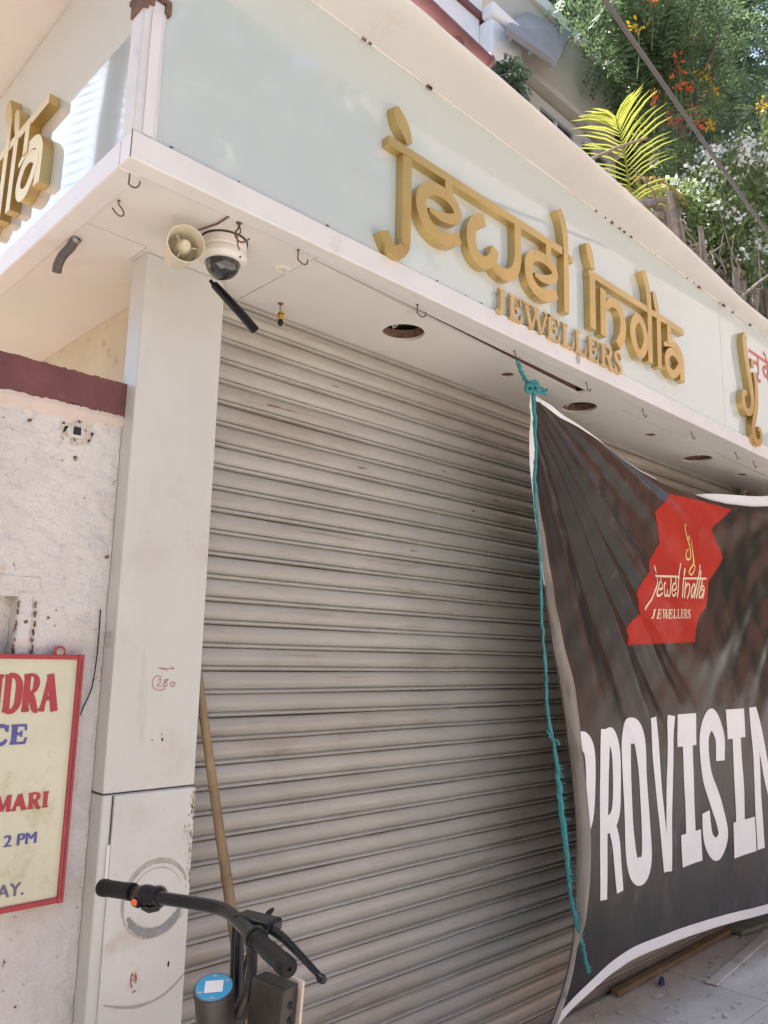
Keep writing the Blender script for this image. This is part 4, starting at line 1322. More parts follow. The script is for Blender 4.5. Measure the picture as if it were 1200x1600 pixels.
twine([(2.525, 1.862, 2.803), (2.56, 1.868, 2.77), (2.605, 1.872, 2.735), (2.622, 1.872, 2.715)], .007, 1)
twine([(2.532, 1.868, 2.806), (2.565, 1.874, 2.765), (2.61, 1.876, 2.728)], .005, 2)
mb.build("tie", M_rope, tw)
mb = MB()
twine([(2.600, 1.86, 2.722), (2.625, 1.845, 2.735), (2.645, 1.855, 2.715), (2.625, 1.87, 2.700), (2.605, 1.858, 2.712), (2.63, 1.842, 2.722), (2.65, 1.86, 2.70)], .009, 3)
twine([(2.61, 1.855, 2.712), (2.578, 1.85, 2.710), (2.568, 1.852, 2.69), (2.588, 1.852, 2.682), (2.612, 1.852, 2.70)], .0075, 4)
twine([(2.64, 1.852, 2.708), (2.67, 1.85, 2.722), (2.70, 1.85, 2.715), (2.715, 1.85, 2.725)], [.006, .006, .005, .009], 5)
twine([(2.64, 1.852, 2.70), (2.668, 1.85, 2.698), (2.69, 1.852, 2.706), (2.718, 1.855, 2.703)], .006, 6)
mb.build("knot", M_rope, tw)
mb = MB()
tail = [(2.628, 1.856, 2.70), (2.634, 1.858, 2.62), (2.648, 1.862, 2.46), (2.640, 1.864, 2.30), (2.662, 1.866, 2.12), (2.680, 1.868, 1.935), (2.684, 1.868, 1.74), (2.704, 1.868, 1.55), (2.712, 1.868, 1.40), (2.762, 1.868, 1.235), (2.79, 1.868, 1.06), (2.826, 1.868, .87), (2.845, 1.868, .72), (2.885, 1.86, .575), (2.936, 1.85, .41)]
twine(tail, [.011, .010, .007, .009, .006, .006, .0055, .006, .0065, .008, .014, .014, .009, .009, .010], 7)
twine([(x + .004, y + .003, z) for x, y, z in tail], [.007, .008, .0065, .007, .005, .005, .006, .005, .007, .007, .010, .010, .008, .008, .006], 8)
mb.build("tail", M_rope, tw)
mb = MB()
rr = random.Random(5)
for k in range(46):
    t = rr.random()
    z = rr.uniform(.40, 1.20)
    xx = float(np.interp(z, [.41, .575, .72, .87, 1.06, 1.235], [2.936, 2.885, 2.845, 2.826, 2.79, 2.762]))
    L = rr.uniform(.015, .035)
    mb.tube([(xx, 1.862, z), (xx + L * .6, 1.856, z - L * .3), (xx + L, 1.852, z - L * .2)], [.0018, .0012, .0006], 4)
twine([(2.708, 1.866, 1.33), (2.725, 1.862, 1.30), (2.758, 1.858, 1.29), (2.768, 1.856, 1.275)], [.006, .006, .004, .006], 9)
mb.build("frayed_end", M_rope, tw)

# =================================================================== SCOOTER
sc = thing("electric_scooter", "black electric scooter handlebar with a blue round sticker before the pillar", "scooter", (1.0, 1.45, 0))
bar = [(.940, 1.90, 1.047), (.959, 1.795, 1.057), (.972, 1.696, 1.063), (.986, 1.60, 1.072), (.995, 1.520, 1.079), (.992, 1.460, 1.081), (.965, 1.360, 1.080), (.945, 1.294, 1.081), (.925, 1.22, 1.081)]
MB().tube(crom(bar, 6), .0135, 16).build("handlebar", M_bmetal, sc)
g0, g1 = Vector((.936, 1.919, 1.045)), Vector((.957, 1.800, 1.056))
mb = MB().lathe([(0, -.002), (.014, -.001), (.0195, .004), (.0198, .02), (.0185, .024), (.0185, .10), (.0195, .105), (.0195, .119), (.014, .120)], g0, g1 - g0, 24)
mb.build("grip", M_rubber, sc)
h0, h1 = Vector((.943, 1.292, 1.0815)), Vector((.906, 1.149, 1.081))
mb = MB().lathe([(.012, -.004), (.019, -.003), (.0195, .006), (.0165, .010), (.0155, .016), (.016, .05), (.0168, .055), (.0165, .112), (.0175, .116), (.0175, .134), (.0165, .144), (.013, .149), (.004, .149), (.003, .146), (0, .146)], h0, h1 - h0, 28)
mb.build("grip", M_rubber, sc)
dh = (h1 - h0).normalized()
mb = MB().lathe([(.0115, -.022), (.021, -.020), (.0225, -.012), (.0215, -.004), (.012, -.003)], h0, dh, 26)
mb.build("throttle_collar", M_black, sc)
# switch pod with orange button
d0 = (g1 - g0).normalized()
pc = Vector((.965, 1.752, 1.0585))
mb = MB().lathe([(.012, -.045), (.0195, -.043), (.0215, -.032), (.0205, -.012), (.022, -.008), (.022, .008), (.0195, .014), (.018, .03), (.0145, .036), (.0145, .044), (.0115, .045)], pc, d0 * -1, 26)
mb.obox(pc + Vector((-.008, .012, -.012)), (.014, 0, 0), (0, .012, 0), (0, 0, .013))
mb.obox(pc + Vector((.004, -.012, -.024)), (.014, 0, 0), (0, .018, 0), (0, 0, .007))
mb.build("switch_pod", M_black, sc, bevel=.002)
bt = pc + Vector((-.021, .012, -.013))
MB().lathe([(.0098, -.002), (.0098, .004), (.0085, .005), (.0085, .003)], bt, (-.86, -.45, -.1), 20).build("button_bezel", M_black, sc)
MB().lathe([(.0082, 0), (.0082, .0045), (.006, .006), (0, .0063)], bt, (-.86, -.45, -.1), 18).build("orange_button", M_orange, sc)
# brake lever, clamp
mb = MB()
mb.obox((1.0, 1.375, 1.083), (.022, .006, 0), (-.012, .045, 0), (0, 0, .012))
mb.build("lever_clamp", M_black, sc, bevel=.006)
lev = crom([(1.004, 1.345, 1.080), (.996, 1.29, 1.078), (.990, 1.25, 1.072), (.983, 1.20, 1.062), (.976, 1.150, 1.051)], 5)
mb = MB().tube(lev, [.0095 + (.0055 - .0095) * i / (len(lev) - 1) for i in range(len(lev))], 10)
mb.lathe([(0, -.010), (.006, -.008), (.0085, 0), (.006, .008), (0, .010)], (.975, 1.146, 1.050), (0, 1, .2), 14)
mb.build("brake_lever", M_bmetal, sc)
mb = MB().tube(crom([(1.004, 1.36, 1.085), (1.045, 1.385, 1.095), (1.06, 1.43, 1.07), (1.035, 1.45, 1.0), (1.02, 1.445, .90), (1.025, 1.44, .70)], 6), .0032, 7)
mb.build("brake_cable", M_rubber, sc)
mb = MB().tube(crom([(.972, 1.735, 1.045), (.985, 1.66, 1.052), (1.004, 1.56, 1.062), (1.018, 1.47, 1.055), (1.015, 1.445, 1.0)], 6), .0028, 7)
mb.build("switch_cable", M_rubber, sc)
# stem, fork tube and the rest of the scooter under the frame edge
mb = MB().tube([(1.000, 1.440, 1.078), (.999, 1.438, 1.03), (1.01, 1.436, .80), (1.03, 1.434, .30), (1.04, 1.434, .16)], [.012, .013, .019, .021, .021], 16)
mb.build("steering_stem", M_bmetal, sc)
mb = MB().tube(crom([(.985, 1.385, 1.062), (.988, 1.372, 1.035), (.978, 1.356, 1.0), (.962, 1.348, .965), (.958, 1.37, .93), (.98, 1.41, .90)], 5), .0105, 12)
mb.build("support_tube", M_dusty, sc)
cy = Vector((.892, 1.350, .997))
cax = Vector((-.27, -.24, 1)).normalized()
mb = MB().lathe([(0, -.11), (.026, -.108), (.033, -.10), (.036, -.03), (.0362, -.012), (.0355, -.010), (.0375, -.008), (.0378, -.001), (.036, .002), (.0335, .0028)], cy, cax, 36)
mb.build("lock_housing", M_dusty, sc)
MB().lathe([(.0335, .0024), (.0333, .0032), (0, .0034)], cy, cax, 36).build("round_sticker", M_blue, sc)
u1 = Vector((.80, -.60, 0)); u1 = (u1 - cax * u1.dot(cax)).normalized(); u2 = cax.cross(u1)
mb = MB().obox(cy + cax * .0040, u1 * .0165, u2 * .0145, cax * .0003)
mb.build("white_square", M_white, sc)
for k, a in enumerate((.5, 1.6, 3.6, 4.7)):
    p = cy + cax * .0038 + (u1 * math.cos(a) + u2 * math.sin(a)) * .027
    MB().obox(p, u1 * .004, u2 * .0022, cax * .0002).build("sticker_icon", M_gluel, sc)
mb = MB().obox((.945, 1.372, .93), (.05, 0, 0), (0, .012, 0), (0, 0, .012))
mb.build("lock_bracket", M_dusty, sc, bevel=.003)
# number plate box: black box with a beige front plate
ua = (Vector((.954, 1.202, 1.027)) - Vector((.973, 1.328, 1.010))).normalized()
mb = MB().obox((.966, 1.272, .965), ua * .062, Vector((.020, .004, 0)), Vector((.004, 0, .050)))
mb.build("rear_box", M_dusty, sc, bevel=.004)
mb = MB().obox((.990, 1.268, .966), ua * .066, Vector((.0025, .0004, 0)), Vector((.004, 0, .054)))
mb.build("beige_plate", M_plast, sc, bevel=.002)
for z in (.992, .968, .944):
    p = Vector((.960, 1.2095, z))
    MB().lathe([(.006, -.004), (.006, .0), (.0035, .001), (0, -.001)], p + ua * .0005, ua, 14).build("bolt", M_black, sc)
mb = MB().box(.30, 1.0, 1.37, 1.50, .13, .18)
mb.build("deck", M_black, sc, bevel=.01)
for (wx, nm) in ((1.12, "wheel"), (.20, "wheel")):
    w = MB().lathe([(.05, -.025), (.095, -.024), (.108, -.012), (.11, 0), (.108, .012), (.095, .024), (.05, .025)], (wx, 1.434, .11), (0, 1, 0), 28).build("wheel", M_rubber, sc)
    MB().lathe([(0, -.028), (.05, -.026), (.052, 0), (.05, .026), (0, .028)], (wx, 1.434, .11), (0, 1, 0), 20).build("hub", M_guide, w)
MB().tube([(1.04, 1.434, .2), (1.08, 1.434, .22), (1.12, 1.47, .11)], .012, 8).build("fork", M_bmetal, sc)
MB().tube([(.30, 1.434, .155), (.20, 1.47, .11)], .014, 8).build("rear_arm", M_bmetal, sc)

# =================================================================== LITTER
mb = MB().obox((4.46, 2.25, .014), (.68, .012, 0), (-.002, .022, 0), (0, 0, .013))
tag(mb.build("wooden_plank", M_plank, bevel=.004), "long brown plank lying at the foot of the shutter under the banner", "plank")
mb = MB().obox((4.82, 2.04, .006), (.54, .055, 0), (-.004, .030, 0), (0, 0, .005))
tag(mb.build("wooden_plank", M_pave, bevel=.003), "dusty grey plank lying on the paving in front of the shutter", "plank")
mb = MB().obox((5.62, 2.19, .022), (.48, -.06, 0), (.012, .075, 0), (0, 0, .012))
tag(mb.build("green_board", M_greenb, bevel=.004), "weathered grey green board on the paving at the right edge", "board")
mb = MB()
rr = random.Random(9)
for k in range(330):
    x, y = rr.uniform(2.9, 6.4), rr.uniform(.9, 2.25)
    s = rr.uniform(.003, .011) * (2 if rr.random() < .05 else 1)
    a = rr.random() * 6.28
    mb.obox((x, y, .003 + s * .2), (s * math.cos(a), s * math.sin(a), 0), (-s * .5 * math.sin(a), s * .5 * math.cos(a), 0), (0, 0, s * .25))
tag(mb.build("debris", M_debris, smooth=False), kind='stuff', label="small pale chips scattered on the paving")
mb = MB()
for k in range(34):
    x, y = rr.uniform(2.9, 6.4), rr.uniform(1.2, 2.3)
    a = rr.random() * 6.28
    L = rr.uniform(.02, .06)
    mb.tube([(x, y, .004), (x + L * .5 * math.cos(a), y + L * .5 * math.sin(a), .008), (x + L * math.cos(a + .25), y + L * math.sin(a + .25), .005)], .0014, 4)
tag(mb.build("twig_litter", M_bark, smooth=False), kind='stuff', label="dark twig litter on the paving")
mb = MB()
for k in range(5):
    a = k * 1.3
    mb.quad((4.07 + .02 * math.cos(a), 2.15 + .02 * math.sin(a), .004), (4.10 + .018 * math.cos(a), 2.16, .03 + .004 * k), (4.11, 2.17 + .01 * math.sin(a), .012 + .004 * k), (4.085, 2.135, .006))
tag(mb.build("blue_wrapper", M_signbl), "crumpled blue wrapper against the brown plank", "litter")
mb = MB().obox((3.93, 2.09, .008), (.026, -.006, .003), (.004, .012, 0), (0, 0, .001))
tag(mb.build("paper_scrap", M_vinylw), "white paper scrap on the paving under the banner hem", "litter")

# =================================================================== ROOF EDGE ITEMS
MB_ = MB().tube([(0.6, 1.735, 3.955), (1.2, 1.74, 3.95), (1.80, 1.75, 3.95), (2.195, 1.75, 3.92)], .030, 16)
pipe = MB_.build("drain_pipe", M_maroon)
tag(pipe, "maroon pipe lying along the roof edge above the white fascia", "pipe")
mb = MB().lathe([(.030, -.02), (.035, -.018), (.035, .0), (.028, .001), (.026, -.01), (0, -.01)], (2.20, 1.75, 3.92), (1, 0, -.07), 18)
mb.build("end_collar", M_maroon, pipe)
mb = MB().box(1.0, 1.03, 1.72, 1.78, 3.80, 3.926).box(2.0, 2.03, 1.73, 1.78, 3.80, 3.905)
mb.build("pipe_rest", M_maroon, pipe)
Ac, Bcb = Vector((2.14, 1.2, 3.81)), Vector((4.39, 1.5, 3.99))
dcb = Bcb - Ac
pts = []
for i in range(41):
    t = -1.2 + 4.2 * i / 40
    pts.append(Ac + dcb * t + Vector((0, 0, .01 * (t - .5) ** 2 - .0025)))
tag(MB().tube(pts, .0095, 8).build("overhead_cable", M_cable), "thick grey cable slanting across the sky in front of the trees", "cable")

# =================================================================== FOLIAGE TOOLS
def leaf_mesh(name, C, D, Nn, length, width, m, parent=None, org=None):
    """many rhombic leaves: centres C, directions D, side dirs Nn (all Nx3)"""
    n = len(C)
    length = np.broadcast_to(length, (n,))[:, None]
    width = np.broadcast_to(width, (n,))[:, None]
    up = np.cross(D, Nn)
    V = np.empty((n, 4, 3))
    V[:, 0] = C - D * length * .5
    V[:, 1] = C + Nn * width * .5 + up * width * .12
    V[:, 2] = C + D * length * .5
    V[:, 3] = C - Nn * width * .5 + up * width * .12
    V = V.reshape(-1, 3)
    if org is not None:
        V = V - np.array(org)
    me = bpy.data.meshes.new(name)
    me.vertices.add(4 * n)
    me.vertices.foreach_set('co', V.astype(np.float32).ravel())
    me.loops.add(4 * n)
    me.loops.foreach_set('vertex_index', np.arange(4 * n, dtype=np.int32))
    me.polygons.add(n)
    me.polygons.foreach_set('loop_start', np.arange(0, 4 * n, 4, dtype=np.int32))
    me.update(calc_edges=True)
    return link_mesh(name, me, m, parent)


def unit(a):
    return a / (np.linalg.norm(a, axis=-1, keepdims=True) + 1e-9)


def sprays(centres, rad, per, pairs, slen, llen, lwid, droop=.5, outward=None):
    """feathery compound leaves around clump centres; returns C, D, N arrays"""
    Cs, Ds, Ns = [], [], []
    for c0, r0 in zip(centres, rad):
        k = per
        off = RNG.normal(0, 1, (k, 3))
        off = unit(off) * (RNG.random((k, 1)) ** .45) * r0
        base_ = np.asarray(c0) + off
        d = unit(off * .8 / max(r0, .01) + RNG.normal(0, .45, (k, 3)) + np.array([0, 0, -droop * .5]))
        s = unit(np.cross(d, RNG.normal(0, .25, (k, 3)) + np.array([0, 0, 1.0])))
        for p in range(pairs):
            t = (p + .6) / pairs
            dd = unit(d + np.array([0, 0, -droop * t]))
            pos = base_ + d * slen * t + np.array([0, 0, -droop * slen * t * t * .5])
            sz = .55 + .9 * t * (1 - t) * 2
            for sg_ in (-1, 1):
                ld = unit(s * sg_ + dd * .55 + RNG.normal(0, .12, (k, 3)))
                Cs.append(pos + ld * llen * .5 * sz)
                Ds.append(ld)
                Ns.append(unit(np.cross(ld, np.cross(s, dd))))
    return np.concatenate(Cs), np.concatenate(Ds), np.concatenate(Ns)


def crown_clumps(centre, radii, n, rmin, rmax, hollow=.35):
    d = unit(RNG.normal(0, 1, (n, 3)))
    r = hollow + (1 - hollow) * RNG.random((n, 1)) ** .6
    lump = 1 + .22 * np.sin(d[:, :1] * 5 + 1) * np.cos(d[:, 1:2] * 4) + .12 * np.sin(d[:, 2:] * 9)
    c = np.array(centre) + d * r * lump * np.array(radii)
    return c, RNG.uniform(rmin, rmax, n)


def limb(mb, a, b, r0, r1, seed, wob=.12, n=8):
    rr = random.Random(seed)
    a, b = Vector(a), Vector(b)
    L = (b - a).length
    pts = []
    for i in range(n + 1):
        t = i / n
        p = a.lerp(b, t)
        if 0 < i < n:
            p += Vector((rr.uniform(-1, 1), rr.uniform(-1, 1), rr.uniform(-.5, .5))) * wob * L * .15
        pts.append(p)
    mb.tube(pts, [r0 + (r1 - r0) * i / n for i in range(n + 1)], 8)
    return pts


def tree(label, base_, top, centre, radii, nclump, per, pairs, slen, llen, lwid, m, rcl=(.5, .95), trunk_r=.22, droop=.6, hollow=.35):
    t = thing("tree", label, "tree", base_, "leafy trees around the shop")
    cl, rd = crown_clumps(centre, radii, nclump, rcl[0], rcl[1], hollow)
    mb = MB()
    tp = limb(mb, base_, top, trunk_r, trunk_r * .55, hash(label) % 1000, .2, 10)
    mb.build("trunk", M_bark, t)
    mb = MB()
    for k in range(0, len(cl), max(1, len(cl) // 16)):
        limb(mb, tp[-1 - (k % 4)], cl[k], trunk_r * .38, .02, k, .3)
    mb.build("branch", M_bark, t)
    C, D, Nn = sprays(cl, rd, per, pairs, slen, llen, lwid, droop)
    leaf_mesh("crown", C, D, Nn, llen * RNG.uniform(.7, 1.2, len(C)), lwid * RNG.uniform(.7, 1.2, len(C)), m, t, base_)
    return t


# =================================================================== UPPER HOUSE
hs = thing("house", "white and grey upper house with dark windows behind the shop roof", "house", (3, 4, 3.8))
HZ = 7.27
box("wall", M_housew, hs, 2.3, 4.90, 4.0, 4.2, 3.81, HZ, 0)
box("coping_band", M_maroon, hs, 2.3, 5.03, 3.97, 4.2, HZ + .001, HZ + .075, .01)
box("parapet", M_housew, hs, 2.3, 5.0, 4.05, 4.2, HZ + .0765, HZ + .85, 0)
mb = MB().box(4.905, 5.36, 3.86, 4.22, 3.81, 7.24)
mb.box(4.88, 5.38, 3.82, 3.968, 7.241, 7.36)
mb.box(5.035, 5.38, 3.969, 4.22, 7.241, 7.36)
mb.build("corner_column", M_housew, hs, bevel=.03)
# grey wing with window openings
WX = [(5.50, 6.02), (6.10, 6.80), (6.88, 7.5)]
box("wing_wall", M_houseg, hs, 5.44, 7.7, 4.25, 4.45, 3.81, 5.6, 0)
box("wing_wall", M_houseg, hs, 5.44, 7.7, 4.25, 4.45, 7.31, 8.4, 0)
box("wing_wall", M_houseg, hs, 7.54, 7.7, 4.25, 4.45, 5.601, 7.309, 0)
for (a, b) in WX:
    wn_ = MB()
    f = .045
    wn_.box(a - .04, a + f, 4.215, 4.29, 5.60, 7.31).box(b - f, b + .04, 4.215, 4.29, 5.60, 7.31)
    wn_.box(a + f + .001, b - f - .001, 4.217, 4.29, 7.20, 7.305).box(a + f + .001, b - f - .001, 4.217, 4.29, 5.605, 5.66)
    wn_.box((a + b) / 2 - .02, (a + b) / 2 + .02, 4.225, 4.28, 5.661, 7.199)
    w = wn_.build("window", M_winf, hs)
    MB().box(a + f - .002, b - f + .002, 4.25, 4.262, 5.65, 7.21).build("pane", M_wing, w)
Aw = [Vector(p) for p in ((4.86, 3.70, 6.93), (5.95, 4.245, 8.137), (6.79, 4.245, 8.433), (5.66, 3.70, 7.06))]
dn = Vector((0, .02, -.05))
mb = MB()
mb.quad(*Aw)
mb.quad(*[p - dn for p in Aw])
for i in range(4):
    mb.quad(Aw[i], Aw[(i + 1) % 4], Aw[(i + 1) % 4] - dn, Aw[i] - dn)
mb.build("awning", M_awn, hs, smooth=False)
for t in (.12, .5, .88):
    p, q = Aw[0].lerp(Aw[3], t) + dn * .3, Aw[1].lerp(Aw[2], t) + dn * .3
    MB().tube([p, q], .02, 6).build("awning_rib", M_awn, hs)
MB().box(5.40, 7.72, 4.12, 4.249, 7.36, 7.44).build("window_ledge", M_houseg, hs, bevel=.01)
box("roof", M_housew, hs, 2.3, 7.75, 4.205, 8.0, 8.41, 8.55, 0)

# =================================================================== ROOF GARDEN
# log stubs along the roof edge
lf = thing("stake_fence", "row of rough grey branch stubs along the roof edge below the bushes", "fence", (5.3, 2.2, 3.80))
rr = random.Random(21)
for k in range(46):
    x = 4.45 + k * .058 + rr.uniform(-.03, .03)
    y = 2.20 + rr.uniform(-.09, .09)
    h = rr.uniform(.48, .74) + (.10 if rr.random() < .2 else 0)
    r_ = rr.choice((.012, .016, .02, .026, .034)) * rr.uniform(.85, 1.15)
    tilt = Vector((rr.uniform(-.16, .12), rr.uniform(-.06, .06), 0))
    kn = Vector((rr.uniform(-.02, .02), rr.uniform(-.02, .02), 0))
    MB().tube([(x, y, 3.80), Vector((x, y, 3.80 + h * .3)) + kn, Vector((x, y, 3.80 + h * .6)) + tilt * .5 - kn, Vector((x, y, 3.80 + h)) + tilt], [r_ * 1.1, r_, r_ * 1.05, r_ * .9], 8).build("stake", M_wood if k % 3 else M_bark, lf)
mb = MB()
for k in range(150):
    x, y = rr.uniform(4.5, 6.6), rr.uniform(2.1, 2.4)
    z = 3.95 + rr.random() * .55
    a, b = rr.uniform(-1, 1), rr.uniform(-.4, 1)
    L = rr.uniform(.15, .45)
    mb.tube([(x, y, z), (x + L * .5 * a, y + rr.uniform(-.05, .05), z + L * .5 * b), (x + L * a, y + rr.uniform(-.1, .1), z + L * b)], [.008, .006, .003], 5)
mb.build("twig_bundle", M_wood, lf)['kind'] = 'stuff'
mb = MB()
for (p, q, r_) in (((4.15, 2.25, 4.36), (4.62, 2.2, 4.60), .022), ((4.2, 2.2, 4.40), (4.66, 2.22, 4.56), .026), ((4.2, 2.15, 4.30), (4.72, 2.2, 4.50), .02)):
    limb(mb, p, q, r_, r_ * .8, int(p[0] * 100), .3, 5)
mb.build("cross_branch", M_wood, lf)
o = MB().tube([(4.02, 2.4, 4.69), (4.4, 2.4, 4.975), (4.80, 2.4, 5.245)], [.011, .010, .008], 8).build("bamboo_cane", M_bamboo)
tag(o, "thin bare cane rising beside the yellow palm on the roof", "cane")
o = MB().tube([(5.35, 2.1, 4.08), (5.9, 2.1, 4.45), (6.6, 2.1, 4.9)], [.012, .010, .007], 8).build("dry_stick", M_wood)
tag(o, "thin dry stick poking from the branch stubs at the right edge", "stick")

# palm
pm = thing("areca_palm", "yellow green feather palm glowing in the sun above the roof edge", "palm", (4.98, 2.62, 3.80))
mb = MB()
for k, (dx, dy) in enumerate(((0, 0), (.06, .04), (-.05, .05))):
    limb(mb, (4.98 + dx, 2.62 + dy, 3.80), (4.97 + dx * .8, 2.62 + dy, 4.75), .028, .018, k, .1)
mb.build("cane_stem", M_leafl, pm)
leafl_me = None


def frond(path, n, L0, m, side_up, droop):
    C = crom(path, 8)
    C = [Vector(p) for p in C]
    fr = MB().tube(C, [.010 - .007 * i / (len(C) - 1) for i in range(len(C))], 6).build("frond", m, pm)
    ORG[fr.name] = ORG[pm.name]
    for k in range(n):
        t = .16 + .84 * k / (n - 1)
        f = t * (len(C) - 1)
        i = min(int(f), len(C) - 2)
        p = C[i].lerp(C[i + 1], f - i)
        tg = (C[i + 1] - C[i]).normalized()
        sd = tg.cross(Vector(side_up)).normalized()
        L1 = L0 * (.35 + 1.25 * math.sin(math.pi * (.12 + .80 * t)) * .62)
        for sg_ in (-1, 1):
            L = L1 * random.uniform(.80, 1.12)
            if random.random() < .06:
                continue
            d = (sd * sg_ * 1.0 + tg * (.55 + .5 * t + random.uniform(-.14, .14)) + Vector((random.uniform(-.1, .1), random.uniform(-.2, .2), -.05 + random.uniform(-.12, .08)))).normalized()
            w = .0075 * random.uniform(.75, 1.15)
            nrm = d.cross(tg).normalized()
            wd = nrm.cross(d).normalized()
            q0, q1, q2, q3 = p, p + d * L * .35 + Vector((0, 0, .01)), p + d * L * .72 + Vector((0, 0, -droop * L * .12)), p + d * L + Vector((0, 0, -droop * L * .38))
            mb = MB()
            A = [q0 - wd * w * .4, q1 - wd * w, q2 - wd * w * .8, q3]
            B = [q0 + wd * w * .4, q1 + wd * w, q2 + wd * w * .8, q3 + wd * .001]
            Mid = [q0, q1 - nrm * w * .35, q2 - nrm * w * .3, q3]
            mb.strip(A, Mid)
            mb.strip(Mid, B)
            mb.build("leaflet", m, fr)


CT = Vector((-.62, -.5, -.6))   # roughly towards the viewer so that fronds spread open in view
frond([(5.00, 2.62, 4.72), (4.93, 2.61, 4.98), (4.85, 2.60, 5.22), (4.76, 2.59, 5.38), (4.70, 2.58, 5.45)], 27, .37, M_palm, CT, .5)
frond([(5.00, 2.64, 4.72), (5.06, 2.62, 4.98), (5.20, 2.60, 5.17), (5.40, 2.58, 5.26), (5.58, 2.56, 5.25)], 22, .26, M_palmo, (-.3, -.6, .5), .9)
frond([(5.00, 2.62, 4.70), (5.00, 2.60, 4.84), (5.06, 2.58, 4.97), (5.18, 2.56, 5.06), (5.34, 2.55, 5.08)], 20, .24, M_palm, (-.3, -.7, .4), 1.0)
frond([(4.98, 2.62, 4.66), (5.03, 2.58, 4.76), (5.12, 2.54, 4.84), (5.24, 2.52, 4.88)], 16, .20, M_palm, (-.5, -.6, .2), 1.0)

# white bougainvillea
def bush(name, label, cat, base_, centres, radii, per_leaf, per_bract, m, top_bias=.0, group=None):
    t = thing(name, label, cat, base_, group)
    mb = MB()
    for k, c0 in enumerate(centres):
        limb(mb, Vector(base_) + Vector((random.uniform(-.1, .1), random.uniform(-.1, .1) + .1, 0)), Vector(c0) + Vector((0, .08, 0)), .018, .005, k + 7, .3)
    mb.build("stem", M_wood, t)
    Cs, Ds, Ns = [], [], []
    Cb, Db, Nb = [], [], []
    for c0, r0 in zip(centres, radii):
        k = per_leaf
        o = unit(RNG.normal(0, 1, (k, 3))) * (RNG.random((k, 1)) ** .5) * r0
        d = unit(o + RNG.normal(0, .6 * r0, (k, 3)) + np.array([0, 0, -.1]))
        s = unit(np.cross(d, RNG.normal(0, .4, (k, 3)) + np.array([0, 0, 1])))
        Cs.append(np.array(c0) + o); Ds.append(d); Ns.append(s)
        k = int(per_bract * (.35 + (1.6 if c0[2] > base_[2] + 2.2 else .5)))
        nc = max(1, k // 14)
        cc = np.array(c0) + unit(RNG.normal(0, 1, (nc, 3)) + np.array([0, -.2, .55])) * r0 * RNG.uniform(.75, 1.08, (nc, 1))
        o = np.repeat(cc, 14, 0) + RNG.normal(0, .040, (nc * 14, 3))
        d = unit(RNG.normal(0, 1, (nc * 14, 3)))
        s = unit(np.cross(d, RNG.normal(0, 1, (nc * 14, 3))))
        Cb.append(o); Db.append(d); Nb.append(s)
    C, D, Nn = map(np.concatenate, (Cs, Ds, Ns))
    leaf_mesh("foliage", C, D, Nn, RNG.uniform(.05, .095, len(C)), RNG.uniform(.028, .05, len(C)), m, t, base_)
    if per_bract:
        C, D, Nn = map(np.concatenate, (Cb, Db, Nb))
        leaf_mesh("blossoms", C, D, Nn, RNG.uniform(.03, .055, len(C)), RNG.uniform(.025, .045, len(C)), M_bract, t, base_)
    return t


bush("bougainvillea", "white flowering bush with bright sunlit blossom beside the cable", "bush", (7.0, 2.85, 3.80),
     [(6.2, 2.8, 5.35), (6.55, 2.8, 5.65), (6.9, 2.85, 5.95), (7.3, 2.85, 6.3), (7.7, 2.85, 6.45), (8.2, 2.85, 6.55), (7.0, 2.8, 5.5), (7.5, 2.8, 5.75), (8.0, 2.8, 5.95), (8.4, 2.8, 6.2), (7.5, 2.8, 5.25), (8.1, 2.8, 5.4), (8.6, 2.8, 5.7), (6.6, 2.75, 5.2), (7.1, 2.75, 5.1), (7.8, 2.75, 5.05), (8.5, 2.8, 5.2)],
     [.36, .36, .38, .40, .40, .40, .40,   .42, .42, .42, .4, .4, .4, .36, .38, .4, .4], 760, 230, M_leafl, group="bushes in the roof garden")
bush("bougainvillea", "smaller white flowering bush just behind the palm and stubs", "bush", (5.7, 2.75, 3.80),
     [(5.35, 2.75, 4.85), (5.6, 2.75, 5.1), (5.85, 2.75, 5.25), (5.75, 2.75, 4.8), (6.1, 2.75, 4.95), (6.4, 2.7, 5.05), (6.8, 2.65, 5.0), (7.2, 2.65, 4.95), (6.6, 2.6, 4.75)],
     [.24, .26, .28, .28, .30, .3,   .32, .34, .3], 560, 60, M_leafl, group="bushes in the roof garden")

# peacock flower shrub: feathery green with red and yellow blooms on thin stalks
pf = thing("peacock_flower", "feathery green shrub with red and yellow blooms on thin stalks", "shrub", (6.9, 3.2, 3.80), "bushes in the roof garden")
mb = MB()
for k, q in enumerate(((6.6, 3.2, 6.2), (7.1, 3.2, 6.6), (7.6, 3.2, 6.9), (8.3, 3.2, 7.2), (9.2, 3.2, 7.6), (9.6, 3.2, 8.1), (8.9, 3.2, 7.3))):
    limb(mb, (6.9 + .08 * k, 3.2, 3.80), q, .03, .008, 31 + k, .3)
mb.build("stem", M_wood, pf)
cl = np.array([(6.55, 3.2, 6.25), (6.9, 3.2, 6.45), (6.75, 3.2, 6.0), (7.05, 3.2, 6.75), (6.7, 3.25, 6.65), (9.1, 3.2, 7.5), (9.5, 3.2, 7.85), (9.0, 3.3, 7.1), (9.5, 3.2, 8.3), (8.6, 3.2, 7.1), (7.5, 3.3, 6.55), (9.7, 3.2, 7.4)])
C, D, Nn = sprays(cl, np.full(len(cl), .24), 16, 9, .30, .055, .022, .5)
leaf_mesh("foliage", C, D, Nn, .055, .022, M_leafl, pf, (6.9, 3.2, 3.80))
